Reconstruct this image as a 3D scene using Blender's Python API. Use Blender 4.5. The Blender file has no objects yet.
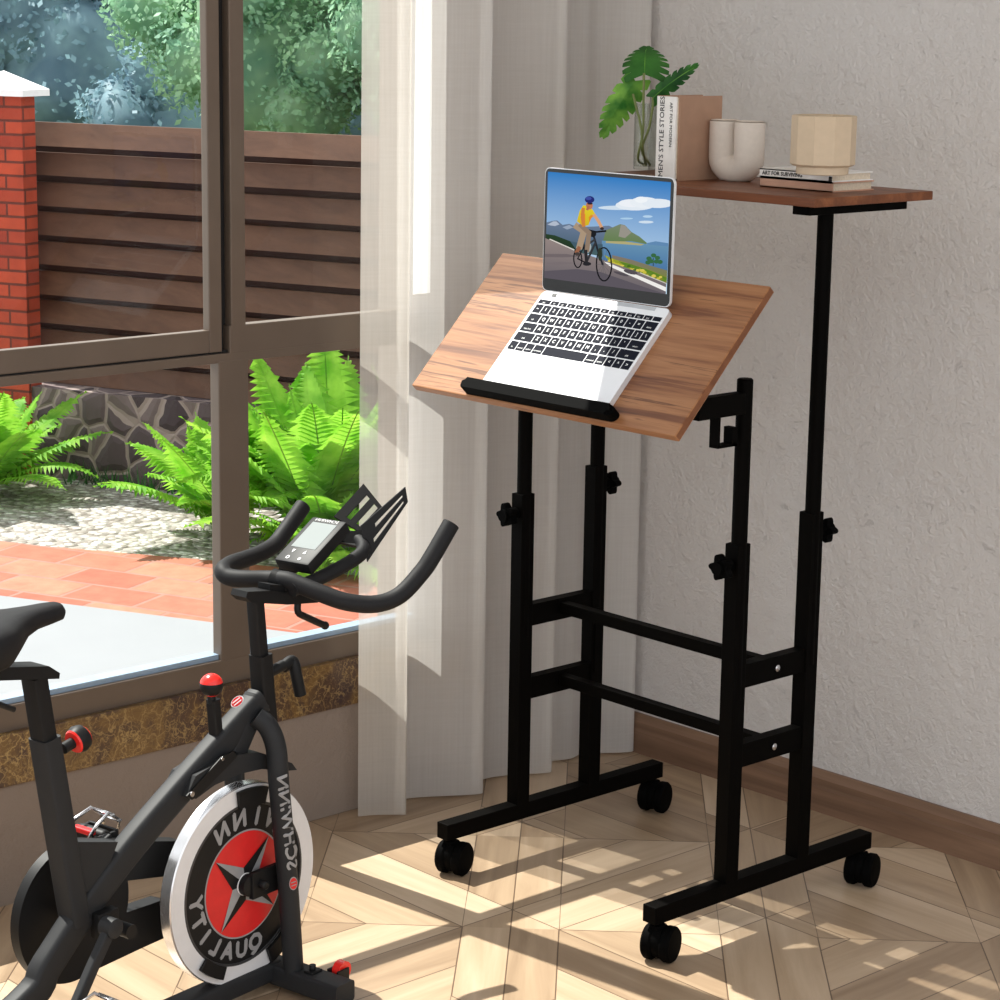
import bpy, bmesh, math, random
from mathutils import Vector, Matrix, Euler, noise
random.seed(7)
PI = math.pi
SC = bpy.context.scene
COL = SC.collection

# ------------------------------------------------------------------ camera, sky, sun, exposure
CAM_LOC = Vector((2.81356, -2.45243, 1.43532))
YAW, PITCH, ROLL = -0.82747, 0.20698, 0.01514
fwd = Vector((math.sin(YAW) * math.cos(PITCH), math.cos(YAW) * math.cos(PITCH), -math.sin(PITCH)))
rgt = Vector((math.cos(YAW), -math.sin(YAW), 0))
upv = rgt.cross(fwd)
rg2 = math.cos(ROLL) * rgt + math.sin(ROLL) * upv
up2 = rg2.cross(fwd)
cd = bpy.data.cameras.new('camera')
cam = bpy.data.objects.new('camera', cd)
COL.objects.link(cam)
cam.matrix_world = Matrix(((rg2.x, up2.x, -fwd.x, CAM_LOC.x), (rg2.y, up2.y, -fwd.y, CAM_LOC.y),
                           (rg2.z, up2.z, -fwd.z, CAM_LOC.z), (0, 0, 0, 1)))
cd.sensor_width = 36
cd.lens = 2316.616 * 36 / 1000
cd.clip_start = 0.05
SC.camera = cam

world = bpy.data.worlds.new('sky')
SC.world = world
world.use_nodes = True
bgn = world.node_tree.nodes['Background']
bgn.inputs[0].default_value = (0.965, 0.98, 1.0, 1)
bgn.inputs[1].default_value = 1.52

sd = bpy.data.lights.new('sun', 'SUN')
sd.energy = 8.8
sd.angle = math.radians(0.35)
sd.color = (1.0, 0.96, 0.89)
sun = bpy.data.objects.new('sun', sd)
COL.objects.link(sun)
sun.rotation_euler = Vector((0.65, 0.078, -1.0)).to_track_quat('-Z', 'Y').to_euler()
sun.location = (-3, 0, 5)

SC.view_settings.view_transform = 'Standard'
SC.view_settings.look = 'None'
SC.view_settings.gamma = 1
SC.view_settings.use_curve_mapping = False
SC.view_settings.exposure = 0.0
SC.cycles.max_bounces = 8
SC.cycles.transparent_max_bounces = 24
SC.cycles.sample_clamp_indirect = 6

# ------------------------------------------------------------------ materials
def lin(c):
    c = c / 255.0
    return c / 12.92 if c <= 0.04045 else ((c + 0.055) / 1.055) ** 2.4

def rgb(r, g, b):
    return (lin(r), lin(g), lin(b), 1)

class NT:
    """small helper round a node tree"""
    def __init__(s, m):
        s.t = m.node_tree
        s.n = s.t.nodes
        s.l = s.t.links
    def new(s, typ, **kw):
        nd = s.n.new(typ)
        for k, v in kw.items():
            setattr(nd, k, v)
        return nd
    def put(s, sock, v):
        if hasattr(v, 'is_output') or isinstance(v, bpy.types.NodeSocket):
            s.l.new(v, sock)
        else:
            sock.default_value = v
    def math(s, op, a, b=None, c=None):
        nd = s.new('ShaderNodeMath', operation=op)
        s.put(nd.inputs[0], a)
        if b is not None: s.put(nd.inputs[1], b)
        if c is not None: s.put(nd.inputs[2], c)
        return nd.outputs[0]
    def mix(s, f, a, b):
        nd = s.new('ShaderNodeMix', data_type='RGBA')
        s.put(nd.inputs[0], f); s.put(nd.inputs[6], a); s.put(nd.inputs[7], b)
        return nd.outputs[2]
    def coord(s):
        return s.new('ShaderNodeTexCoord').outputs['Object']
    def mapping(s, vec, scale=(1, 1, 1), rot=(0, 0, 0), loc=(0, 0, 0)):
        nd = s.new('ShaderNodeMapping')
        s.put(nd.inputs[0], vec)
        nd.inputs[1].default_value = loc
        nd.inputs[2].default_value = rot
        nd.inputs[3].default_value = scale
        return nd.outputs[0]
    def noise(s, vec, scale, detail=3, rough=0.5, dist=0.0, col=False):
        nd = s.new('ShaderNodeTexNoise')
        s.put(nd.inputs['Vector'], vec)
        nd.inputs['Scale'].default_value = scale
        nd.inputs['Detail'].default_value = detail
        nd.inputs['Roughness'].default_value = rough
        nd.inputs['Distortion'].default_value = dist
        return nd.outputs[1 if col else 0]
    def ramp(s, f, stops, mode='LINEAR'):
        nd = s.new('ShaderNodeValToRGB')
        nd.color_ramp.interpolation = mode
        e = nd.color_ramp.elements
        while len(e) < len(stops): e.new(0.5)
        for el, (p, c) in zip(e, stops):
            el.position = p
            el.color = c if len(c) == 4 else (*c, 1)
        s.put(nd.inputs[0], f)
        return nd.outputs[0]
    def bump(s, h, strength=0.3, dist=0.01):
        nd = s.new('ShaderNodeBump')
        nd.inputs['Strength'].default_value = strength
        nd.inputs['Distance'].default_value = dist
        s.put(nd.inputs['Height'], h)
        return nd.outputs[0]

def base(name):
    m = bpy.data.materials.new(name)
    m.use_nodes = True
    b = m.node_tree.nodes['Principled BSDF']
    return m, NT(m), b

def plain(name, c, rough=0.5, metal=0.0, var=0.06, scale=40.0, spec=0.5, bump=0.0):
    m, k, b = base(name)
    n = k.noise(k.coord(), scale)
    lo = tuple(x * (1 - var) for x in c[:3]) + (1,)
    hi = tuple(min(1, x * (1 + var)) for x in c[:3]) + (1,)
    k.l.new(k.ramp(n, [(0.3, lo), (0.7, hi)]), b.inputs['Base Color'])
    b.inputs['Roughness'].default_value = rough
    b.inputs['Metallic'].default_value = metal
    b.inputs['Specular IOR Level'].default_value = spec
    if bump:
        k.l.new(k.bump(n, bump, 0.002), b.inputs['Normal'])
    return m

def wood(name, stops, grain_axis='x', rough=0.45, sx=1.4, sy=26.0, fine=True):
    m, k, b = base(name)
    sc = {'x': (sx, sy, sy), 'y': (sy, sx, sy), 'z': (sy, sy, sx)}[grain_axis]
    v = k.mapping(k.coord(), sc)
    n1 = k.noise(v, 1.0, 5, 0.62, 0.6)
    sc2 = tuple(q * 6 for q in sc)
    v2 = k.mapping(k.coord(), sc2)
    n2 = k.noise(v2, 1.0, 3, 0.6)
    f = k.math('ADD', k.math('MULTIPLY', n1, 0.82), k.math('MULTIPLY', n2, 0.18))
    k.l.new(k.ramp(f, stops), b.inputs['Base Color'])
    b.inputs['Roughness'].default_value = rough
    b.inputs['Specular IOR Level'].default_value = 0.3
    k.l.new(k.bump(n2, 0.08, 0.002), b.inputs['Normal'])
    return m

def leafy(name, dark, light, trans=0.35, scale=8.0):
    m, k, b = base(name)
    n = k.noise(k.coord(), scale, 3)
    c = k.ramp(n, [(0.32, dark), (0.68, light)])
    k.l.new(c, b.inputs['Base Color'])
    b.inputs['Roughness'].default_value = 0.55
    b.inputs['Specular IOR Level'].default_value = 0.25
    tr = k.new('ShaderNodeBsdfTranslucent')
    k.l.new(c, tr.inputs[0])
    mx = k.new('ShaderNodeMixShader')
    mx.inputs[0].default_value = trans
    k.l.new(b.outputs[0], mx.inputs[1]); k.l.new(tr.outputs[0], mx.inputs[2])
    k.l.new(mx.outputs[0], k.n['Material Output'].inputs[0])
    return m

def glassy(name, tint, gloss=0.06):
    m, k, b = base(name)
    tr = k.new('ShaderNodeBsdfTransparent'); tr.inputs[0].default_value = tint
    gl = k.new('ShaderNodeBsdfGlossy'); gl.inputs[1].default_value = 0.02
    lw = k.new('ShaderNodeLayerWeight'); lw.inputs[0].default_value = 0.12
    f = k.math('ADD', k.math('MULTIPLY', lw.outputs['Fresnel'], 0.5), gloss)
    mx = k.new('ShaderNodeMixShader')
    k.l.new(f, mx.inputs[0])
    k.l.new(tr.outputs[0], mx.inputs[1]); k.l.new(gl.outputs[0], mx.inputs[2])
    k.l.new(mx.outputs[0], k.n['Material Output'].inputs[0])
    return m

def fabric(name, c1, c2, clear, trans):
    """woven curtain cloth: fine vertical and horizontal threads, some light passes through"""
    m, k, b = base(name)
    co = k.coord()
    n1 = k.noise(k.mapping(co, (260, 260, 6)), 1.0, 2)
    n2 = k.noise(k.mapping(co, (12, 12, 300)), 1.0, 2)
    n = k.math('ADD', k.math('MULTIPLY', n1, 0.6), k.math('MULTIPLY', n2, 0.4))
    c = k.ramp(n, [(0.25, c1), (0.75, c2)])
    k.l.new(c, b.inputs['Base Color'])
    b.inputs['Roughness'].default_value = 0.9
    b.inputs['Specular IOR Level'].default_value = 0.05
    k.l.new(k.bump(n, 0.15, 0.002), b.inputs['Normal'])
    tl = k.new('ShaderNodeBsdfTranslucent'); k.l.new(c, tl.inputs[0])
    tp = k.new('ShaderNodeBsdfTransparent')
    m1 = k.new('ShaderNodeMixShader'); m1.inputs[0].default_value = trans
    k.l.new(b.outputs[0], m1.inputs[1]); k.l.new(tl.outputs[0], m1.inputs[2])
    m2 = k.new('ShaderNodeMixShader'); m2.inputs[0].default_value = clear
    k.l.new(m1.outputs[0], m2.inputs[1]); k.l.new(tp.outputs[0], m2.inputs[2])
    k.l.new(m2.outputs[0], k.n['Material Output'].inputs[0])
    return m

def stucco(name, c, strength=0.55, dark=0.88):
    m, k, b = base(name)
    co = k.coord()
    n1 = k.noise(co, 30, 6, 0.62)
    n2 = k.noise(co, 95, 4, 0.6, 0.8)
    n3 = k.noise(co, 2.0, 2)
    f = k.math('ADD', k.math('MULTIPLY', n1, 0.65), k.math('MULTIPLY', n2, 0.35))
    pt = k.noise(k.mapping(co, (1, 1, 1.5)), 34, 6, 0.68, 0.9)
    nd = k.new('ShaderNodeMapRange'); k.put(nd.inputs[0], pt)
    nd.inputs[1].default_value = 0.37; nd.inputs[2].default_value = 0.335; nd.inputs[3].default_value = 0.0; nd.inputs[4].default_value = 1.0
    pits = nd.outputs[0]
    h = k.math('SUBTRACT', f, k.math('MULTIPLY', pits, 0.6))
    tone = k.ramp(n3, [(0.3, tuple(x * 0.95 for x in c[:3]) + (1,)), (0.7, c)])
    k.l.new(k.mix(k.math('MULTIPLY', pits, 0.5), tone, tuple(x * dark for x in c[:3]) + (1,)), b.inputs['Base Color'])  # shade inside the pits is put into the colour
    b.inputs['Roughness'].default_value = 0.85
    b.inputs['Specular IOR Level'].default_value = 0.2
    k.l.new(k.bump(h, strength, 0.022), b.inputs['Normal'])
    return m

def marble(name):
    m, k, b = base(name)
    co = k.coord()
    w = k.noise(co, 14, 4, 0.6, 0, True)
    v = k.new('ShaderNodeVectorMath', operation='MULTIPLY_ADD')
    k.l.new(w, v.inputs[0]); v.inputs[1].default_value = (0.16, 0.16, 0.16); k.l.new(co, v.inputs[2])
    vo = k.new('ShaderNodeTexVoronoi', feature='DISTANCE_TO_EDGE')
    k.l.new(v.outputs[0], vo.inputs['Vector']); vo.inputs['Scale'].default_value = 20
    vo2 = k.new('ShaderNodeTexVoronoi', feature='DISTANCE_TO_EDGE')
    k.l.new(v.outputs[0], vo2.inputs['Vector']); vo2.inputs['Scale'].default_value = 60
    veins = k.math('MAXIMUM', k.math('SUBTRACT', 1.0, k.math('MULTIPLY', vo.outputs[0], 22.0)),
                   k.math('SUBTRACT', 0.75, k.math('MULTIPLY', vo2.outputs[0], 16.0)))
    veins = k.math('MULTIPLY', k.math('MAXIMUM', veins, 0.0), k.math('MULTIPLY', k.noise(co, 9, 4), 1.25))
    body = k.ramp(k.noise(co, 9, 6, 0.65, 0.9), [(0.34, rgb(54, 36, 38)), (0.48, rgb(82, 60, 44)), (0.58, rgb(116, 88, 50)), (0.7, rgb(74, 52, 44))])
    k.l.new(k.mix(veins, body, rgb(176, 148, 96)), b.inputs['Base Color'])
    b.inputs['Roughness'].default_value = 0.3
    return m

def parquet(name):
    """diamond-tipped hexagon blocks in diagonal chains with mitred boards between them"""
    m, k, b = base(name)
    sp = k.new('ShaderNodeSeparateXYZ'); k.l.new(k.coord(), sp.inputs[0])
    x, y = sp.outputs[0], sp.outputs[1]
    M = k.math
    s0 = M('MULTIPLY', M('SUBTRACT', M('SUBTRACT', x, y), 0.216), 0.70711)
    u0 = M('MULTIPLY', M('SUBTRACT', M('ADD', x, y), 0.192), 0.70711)
    PU, PS, HW = 0.413, 0.4235, 0.0775
    cu = M('FLOOR', M('ADD', M('DIVIDE', u0, PU), 0.5))
    du = M('SUBTRACT', u0, M('MULTIPLY', cu, PU))
    cs = M('FLOOR', M('ADD', M('DIVIDE', s0, PS), 0.5))
    ds = M('SUBTRACT', s0, M('MULTIPLY', cs, PS))          # distance to the nearest tip
    hs = M('FLOOR', M('DIVIDE', s0, PS))                    # hexagon index
    adu, ads = M('ABSOLUTE', du), M('ABSOLUTE', ds)
    inhex = M('MULTIPLY', M('LESS_THAN', adu, HW), M('LESS_THAN', adu, ads))
    # board coordinate outside the blocks: alternate along x and along y
    g = M('FLOOR', M('DIVIDE', u0, PU))
    half = M('FLOOR', M('DIVIDE', M('SUBTRACT', s0, HW), PS))
    par = M('ABSOLUTE', M('MODULO', M('ADD', g, half), 2.0))
    par = M('GREATER_THAN', par, 0.5)
    BW = 0.1096
    cx = M('ADD', M('MULTIPLY', M('SUBTRACT', x, 0.204), par), M('MULTIPLY', M('ADD', y, 0.012), M('SUBTRACT', 1.0, par)))
    q = M('DIVIDE', cx, BW)
    qi = M('FLOOR', q)
    fr = M('SUBTRACT', q, qi)
    dline = M('MULTIPLY', M('MINIMUM', fr, M('SUBTRACT', 1.0, fr)), BW)
    sm = M('SUBTRACT', s0, HW)
    dm = M('ABSOLUTE', M('SUBTRACT', sm, M('MULTIPLY', M('FLOOR', M('ADD', M('DIVIDE', sm, PS), 0.5)), PS)))
    dline = M('MINIMUM', dline, dm)
    dhex = M('MINIMUM', M('ABSOLUTE', M('SUBTRACT', adu, HW)), adu)
    dtip = M('MULTIPLY', M('ABSOLUTE', M('SUBTRACT', adu, ads)), 0.7071)
    near = M('LESS_THAN', adu, HW)
    dh_in = M('MINIMUM', dhex, dtip)
    d_out = M('MINIMUM', dline, M('ADD', M('ABSOLUTE', M('SUBTRACT', adu, HW)), M('MULTIPLY', near, 1.0)))
    d = M('ADD', M('MULTIPLY', inhex, dh_in), M('MULTIPLY', M('SUBTRACT', 1.0, inhex), M('MINIMUM', d_out, M('ADD', dtip, M('MULTIPLY', M('SUBTRACT', 1.0, near), 1.0)))))
    gap = M('LESS_THAN', d, 0.0011)
    # tone of one board
    sgn = M('GREATER_THAN', du, 0.0)
    cid = k.new('ShaderNodeCombineXYZ')
    k.put(cid.inputs[0], M('ADD', M('MULTIPLY', inhex, M('ADD', M('MULTIPLY', cu, 3.1), sgn)), M('MULTIPLY', M('SUBTRACT', 1.0, inhex), M('ADD', M('MULTIPLY', g, 5.3), par))))
    k.put(cid.inputs[1], M('ADD', M('MULTIPLY', inhex, hs), M('MULTIPLY', M('SUBTRACT', 1.0, inhex), M('ADD', half, 40.5))))
    k.put(cid.inputs[2], M('MULTIPLY', M('SUBTRACT', 1.0, inhex), qi))
    wn = k.new('ShaderNodeTexWhiteNoise'); k.l.new(cid.outputs[0], wn.inputs[0])
    # grain runs with the board
    ga = M('ADD', M('MULTIPLY', inhex, s0), M('MULTIPLY', M('SUBTRACT', 1.0, inhex), M('ADD', M('MULTIPLY', y, par), M('MULTIPLY', x, M('SUBTRACT', 1.0, par)))))
    gb = M('ADD', M('MULTIPLY', inhex, u0), M('MULTIPLY', M('SUBTRACT', 1.0, inhex), cx))
    gv = k.new('ShaderNodeCombineXYZ')
    k.put(gv.inputs[0], M('MULTIPLY', ga, 2.2)); k.put(gv.inputs[1], M('MULTIPLY', gb, 26.0)); k.put(gv.inputs[2], M('MULTIPLY', wn.outputs[0], 9.0))
    gr = k.noise(gv.outputs[0], 1.0, 5, 0.6, 0.5)
    tone = M('ADD', M('MULTIPLY', gr, 0.62), M('MULTIPLY', wn.outputs[0], 0.38))
    c = k.ramp(tone, [(0.22, rgb(140, 117, 94)), (0.5, rgb(177, 153, 126)), (0.8, rgb(206, 184, 158))])
    k.l.new(k.mix(M('MULTIPLY', gap, 0.8), c, rgb(70, 50, 36)), b.inputs['Base Color'])
    b.inputs['Roughness'].default_value = 0.32
    b.inputs['Specular IOR Level'].default_value = 0.4
    k.l.new(k.bump(M('SUBTRACT', M('MULTIPLY', gr, 0.1), gap), 0.12, 0.002), b.inputs['Normal'])
    return m

def bricks(name, c1, c2, mortar, bw, bh, mort, rotz=0.0, vertical=False, offs=0.5):
    m, k, b = base(name)
    v = k.coord()
    v = k.mapping(v, (1, 1, 1), (0, 0, -rotz))
    if vertical:
        sp = k.new('ShaderNodeSeparateXYZ'); k.l.new(v, sp.inputs[0])
        cb = k.new('ShaderNodeCombineXYZ')
        k.put(cb.inputs[0], k.math('ADD', sp.outputs[0], sp.outputs[1])); k.put(cb.inputs[1], sp.outputs[2])
        v = cb.outputs[0]
    br = k.new('ShaderNodeTexBrick', offset=offs)
    k.l.new(v, br.inputs[0])
    br.inputs['Color1'].default_value = c1; br.inputs['Color2'].default_value = c2; br.inputs['Mortar'].default_value = mortar
    br.inputs['Scale'].default_value = 1; br.inputs['Mortar Size'].default_value = mort
    br.inputs['Brick Width'].default_value = bw; br.inputs['Row Height'].default_value = bh
    br.inputs['Mortar Smooth'].default_value = 0.3
    n = k.noise(k.coord(), 14, 5, 0.65)
    nd = k.new('ShaderNodeMix', data_type='RGBA', blend_type='MULTIPLY')
    nd.inputs[0].default_value = 1.0
    k.l.new(br.outputs[0], nd.inputs[6]); k.l.new(k.ramp(n, [(0.3, (0.72, 0.68, 0.66, 1)), (0.7, (1, 1, 1, 1))]), nd.inputs[7])
    k.l.new(nd.outputs[2], b.inputs['Base Color'])
    b.inputs['Roughness'].default_value = 0.85
    k.l.new(k.bump(k.math('SUBTRACT', k.math('MULTIPLY', n, 0.25), br.outputs[1]), 0.5, 0.008), b.inputs['Normal'])
    return m

def gravel_mat(name):
    m, k, b = base(name)
    vo = k.new('ShaderNodeTexVoronoi'); k.l.new(k.coord(), vo.inputs['Vector']); vo.inputs['Scale'].default_value = 34
    sp = k.new('ShaderNodeSeparateColor'); k.l.new(vo.outputs['Color'], sp.inputs[0])
    c = k.ramp(sp.outputs[0], [(0.0, rgb(140, 132, 124)), (0.4, rgb(188, 182, 174)), (0.8, rgb(210, 206, 200)), (1.0, rgb(226, 223, 219))])
    k.l.new(k.mix(k.math('MULTIPLY', k.math('GREATER_THAN', vo.outputs['Distance'], 0.42), 0.55), c, rgb(90, 80, 72)), b.inputs['Base Color'])
    b.inputs['Roughness'].default_value = 0.9
    k.l.new(k.bump(k.math('SUBTRACT', 1.0, vo.outputs['Distance']), 1.0, 0.02), b.inputs['Normal'])
    return m

def rubble_mat(name):
    m, k, b = base(name)
    co = k.coord()
    w = k.noise(co, 5, 3, 0.5, 0, True)
    v = k.new('ShaderNodeVectorMath', operation='MULTIPLY_ADD')
    k.l.new(w, v.inputs[0]); v.inputs[1].default_value = (0.07, 0.07, 0.07); k.l.new(co, v.inputs[2])
    vo = k.new('ShaderNodeTexVoronoi', feature='DISTANCE_TO_EDGE'); k.l.new(v.outputs[0], vo.inputs['Vector']); vo.inputs['Scale'].default_value = 9
    vc = k.new('ShaderNodeTexVoronoi'); k.l.new(v.outputs[0], vc.inputs['Vector']); vc.inputs['Scale'].default_value = 9
    sp = k.new('ShaderNodeSeparateColor'); k.l.new(vc.outputs['Color'], sp.inputs[0])
    stone = k.ramp(sp.outputs[0], [(0.0, rgb(62, 50, 54)), (0.5, rgb(92, 78, 80)), (1.0, rgb(124, 108, 106))])
    n = k.noise(co, 30, 4)
    stone = k.mix(k.math('MULTIPLY', n, 0.3), stone, rgb(60, 50, 52))
    c = k.mix(k.math('LESS_THAN', vo.outputs[0], 0.06), stone, rgb(146, 130, 124))
    k.l.new(c, b.inputs['Base Color'])
    b.inputs['Roughness'].default_value = 0.9
    k.l.new(k.bump(k.math('MINIMUM', vo.outputs[0], 0.2), 1.0, 0.06), b.inputs['Normal'])
    return m

def vcol_emit(name, strength=1.0):
    m, k, b = base(name)
    at = k.new('ShaderNodeVertexColor'); at.layer_name = 'Col'
    em = k.new('ShaderNodeEmission'); em.inputs[1].default_value = strength
    k.l.new(at.outputs[0], em.inputs[0])
    k.l.new(em.outputs[0], k.n['Material Output'].inputs[0])
    return m

def emit(name, c, s):
    m, k, b = base(name)
    b.inputs['Base Color'].default_value = c
    b.inputs['Emission Color'].default_value = c
    b.inputs['Emission Strength'].default_value = s
    b.inputs['Roughness'].default_value = 0.9
    b.inputs['Specular IOR Level'].default_value = 0.0
    return m

M_FLOOR = parquet('oak_parquet')
M_WALL = stucco('grey_stucco', rgb(210, 206, 203))
M_WALL2 = stucco('taupe_plaster', rgb(142, 128, 117), 0.3, 0.96)
M_CEIL = plain('white_ceiling_paint', rgb(225, 222, 216), 0.9)
M_BASEB = wood('walnut_skirting', [(0.25, rgb(100, 76, 60)), (0.55, rgb(128, 100, 80)), (0.8, rgb(148, 118, 96))], 'x', 0.5, 1.5, 30)
M_MARBLE = marble('brown_marble')
M_FRAME = plain('bronze_window_metal', rgb(104, 90, 78), 0.45, 0.2, 0.05, 12)
M_GASKET = plain('black_gasket', rgb(16, 13, 12), 0.8)
M_SILLREFL = plain('blue_grey_sill_reflection', rgb(150, 172, 194), 0.25, 0.2)  # bluish reflection of the outer sill put into the strip's colour
M_GLASS = glassy('window_glass', (0.96, 0.985, 0.98, 1), 0.015)
M_VASEGLASS = glassy('vase_glass', (0.90, 0.92, 0.90, 1), 0.05)
M_DECK = plain('white_terrace_stone', rgb(132, 135, 139), 0.7, 0, 0.02, 6)
M_PAVE = bricks('terracotta_paving', rgb(190, 120, 96), rgb(150, 82, 62), rgb(160, 116, 102), 0.24, 0.16, 0.008, math.atan2(-0.384, -0.923))
M_GRAVEL = gravel_mat('pale_gravel')
M_RUBBLE = rubble_mat('rubble_stone')
M_FENCE = wood('brown_fence_timber', [(0.25, rgb(72, 47, 35)), (0.55, rgb(92, 63, 47)), (0.8, rgb(106, 75, 57))], 'x', 0.6, 1.2, 18)
M_FENCEDK = plain('dark_fence_backing', rgb(60, 28, 18), 0.8)
M_PBRICK = bricks('red_pillar_brick', rgb(188, 72, 42), rgb(154, 52, 32), rgb(104, 44, 32), 0.16, 0.046, 0.005, math.atan2(-0.384, -0.923), True)
M_CAP = plain('white_cap_stone', rgb(238, 236, 240), 0.6, 0, 0.03)
M_SOIL = plain('lawn_soil', rgb(74, 84, 44), 0.95, 0, 0.3, 9)
M_FERN = leafy('fern_green', rgb(96, 166, 32), rgb(164, 214, 80), 0.5, 14)
M_FERNST = plain('fern_stem', rgb(110, 150, 50), 0.6)
M_TREE1 = leafy('hazy_light_leaf', rgb(124, 172, 146), rgb(180, 218, 176), 0.4, 5)  # haze of the distance is mixed into these leaf colours
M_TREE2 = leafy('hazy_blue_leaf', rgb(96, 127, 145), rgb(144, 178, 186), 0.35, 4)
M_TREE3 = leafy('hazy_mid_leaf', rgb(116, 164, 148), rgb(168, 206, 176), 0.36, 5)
M_BARK = plain('tree_bark', rgb(92, 88, 84), 0.9, 0, 0.2, 20)
M_SHEER = fabric('sheer_cloth', rgb(220, 214, 205), rgb(232, 227, 219), 0.42, 0.4)
M_DRAPE = fabric('linen_cloth', rgb(230, 226, 221), rgb(242, 239, 235), 0.27, 0.4)
M_LITGAP = fabric('lit_gap_cloth', rgb(246, 246, 245), rgb(254, 254, 253), 0.05, 0.75)  # bright cloth strip stands in for the sunlit gap at the curtain
WST = [(0.30, rgb(74, 42, 26)), (0.41, rgb(116, 72, 46)), (0.47, rgb(144, 97, 63)), (0.56, rgb(164, 115, 77)), (0.60, rgb(98, 60, 38)), (0.65, rgb(154, 108, 72)), (0.76, rgb(184, 140, 100))]
M_PANEL = wood('zebrano_laminate', WST, 'x', 0.42, 1.3, 34)
M_EDGESHADE = wood('shaded_panel_side', [(0.25, rgb(84, 50, 32)), (0.5, rgb(116, 72, 46)), (0.78, rgb(140, 90, 58))], 'x', 0.5, 1.6, 24)  # panel side faces coloured darker, as they turn from the light
M_SHELF = wood('shaded_shelf_laminate', [(0.25, rgb(72, 40, 24)), (0.5, rgb(114, 67, 41)), (0.78, rgb(154, 98, 62))], 'x', 0.45, 1.6, 24)  # panel wood in darker tones for the weaker light on the shelf
M_BLACK = plain('black_powder_coat', rgb(5, 4, 3), 0.6, 0, 0.05, 60, 0.04)
M_PLASTIC = plain('black_plastic', rgb(4, 4, 4), 0.7, 0, 0.05, 60, 0.04)
M_CHROME = plain('steel_bolt', rgb(205, 205, 208), 0.25, 1.0)
M_ALU = plain('silver_aluminium', rgb(232, 233, 236), 0.3, 0.35, 0.01)
M_KEY = plain('keycap_navy_black', rgb(20, 23, 36), 0.7, 0, 0.03, 40, 0.12)
M_WHITE = plain('white_print', rgb(225, 226, 228), 0.6)
M_BEZEL = plain('glossy_black_bezel', rgb(10, 10, 11), 0.35)
M_SCREEN = vcol_emit('screen_pixels', 1.0)
M_BIKE = plain('charcoal_bike_paint', rgb(38, 39, 41), 0.55, 0, 0.05, 60, 0.25)
M_BIKE2 = plain('black_bike_plastic', rgb(20, 20, 21), 0.5, 0, 0.05, 60, 0.25)
M_RUBBER = plain('black_grip_rubber', rgb(27, 27, 29), 0.62, 0, 0.12, 400, 0.25)
M_RED = plain('red_paint', rgb(214, 32, 34), 0.4)
M_REDBALL = plain('glossy_red_plastic', rgb(238, 46, 40), 0.25)
M_RIM = plain('brushed_aluminium_rim', rgb(226, 226, 228), 0.5, 0.15, 0.03)
M_RIMSIDE = plain('polished_rim_edge', rgb(225, 225, 228), 0.22, 0.85, 0.03)
M_GREY = plain('grey_lettering', rgb(150, 150, 152), 0.5, 0.1)
M_DKGREY = plain('satin_dark_metal', rgb(70, 70, 72), 0.4, 0.4)
M_LCD = emit('lcd_panel', rgb(146, 152, 152), 0.1)
M_PAPERW = plain('white_book_cover', rgb(232, 229, 224), 0.6)
M_KRAFT = plain('kraft_board_cover', rgb(168, 132, 108), 0.75)
M_PINK = plain('dusty_pink_cover', rgb(196, 152, 128), 0.7)
M_PAGES = plain('cream_pages', rgb(216, 202, 180), 0.8, 0, 0.1, 300)
M_INK = plain('black_ink', rgb(40, 38, 38), 0.7)
M_CERAMIC = plain('matt_white_ceramic', rgb(216, 205, 193), 0.8, 0, 0.03, 120)
M_POT = plain('beige_matt_pot', rgb(198, 178, 152), 0.75, 0, 0.03, 90)
M_MONST = leafy('monstera_green', rgb(22, 66, 30), rgb(64, 124, 50), 0.2, 22)
M_MONST2 = leafy('monstera_light_green', rgb(48, 116, 42), rgb(140, 196, 80), 0.25, 26)
M_STALK = plain('monstera_stalk', rgb(108, 120, 62), 0.5)

# ------------------------------------------------------------------ mesh helpers
def V(*a): return Vector(a)

WLOC = {}
KEEP = ('screen_image', 'lettering')
def obj(name, bm, mats, parent=None, smooth=False, sharp=35):
    me = bpy.data.meshes.new(name)
    if name not in KEEP: bmesh.ops.recalc_face_normals(bm, faces=bm.faces[:])
    bm.to_mesh(me); bm.free()
    if not isinstance(mats, (list, tuple)): mats = [mats]
    for m in mats: me.materials.append(m)
    o = bpy.data.objects.new(name, me)
    COL.objects.link(o)
    if smooth:
        for p in me.polygons: p.use_smooth = True
        if sharp is not None:
            try: me.set_sharp_from_angle(angle=math.radians(sharp))
            except Exception: pass
    if parent is not None:
        o.parent = parent
        w = WLOC.get(parent.name)
        o.matrix_parent_inverse = Matrix.Translation(w).inverted() if w else Matrix.Identity(4)
    return o

def thing(name, label, cat, loc=(0, 0, 0), group=None):
    e = bpy.data.objects.new(name, None)
    e.empty_display_size = 0.05
    e.location = loc
    WLOC[e.name] = Vector(loc)
    e['label'] = label; e['category'] = cat
    if group: e['group'] = group
    COL.objects.link(e)
    return e

def tag(o, label, cat, group=None, kind=None):
    o['label'] = label; o['category'] = cat
    if group: o['group'] = group
    if kind: o['kind'] = kind
    return o

def struct(o, label=None, cat=None):
    o['kind'] = 'structure'
    if label: o['label'] = label
    if cat: o['category'] = cat
    return o

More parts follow.
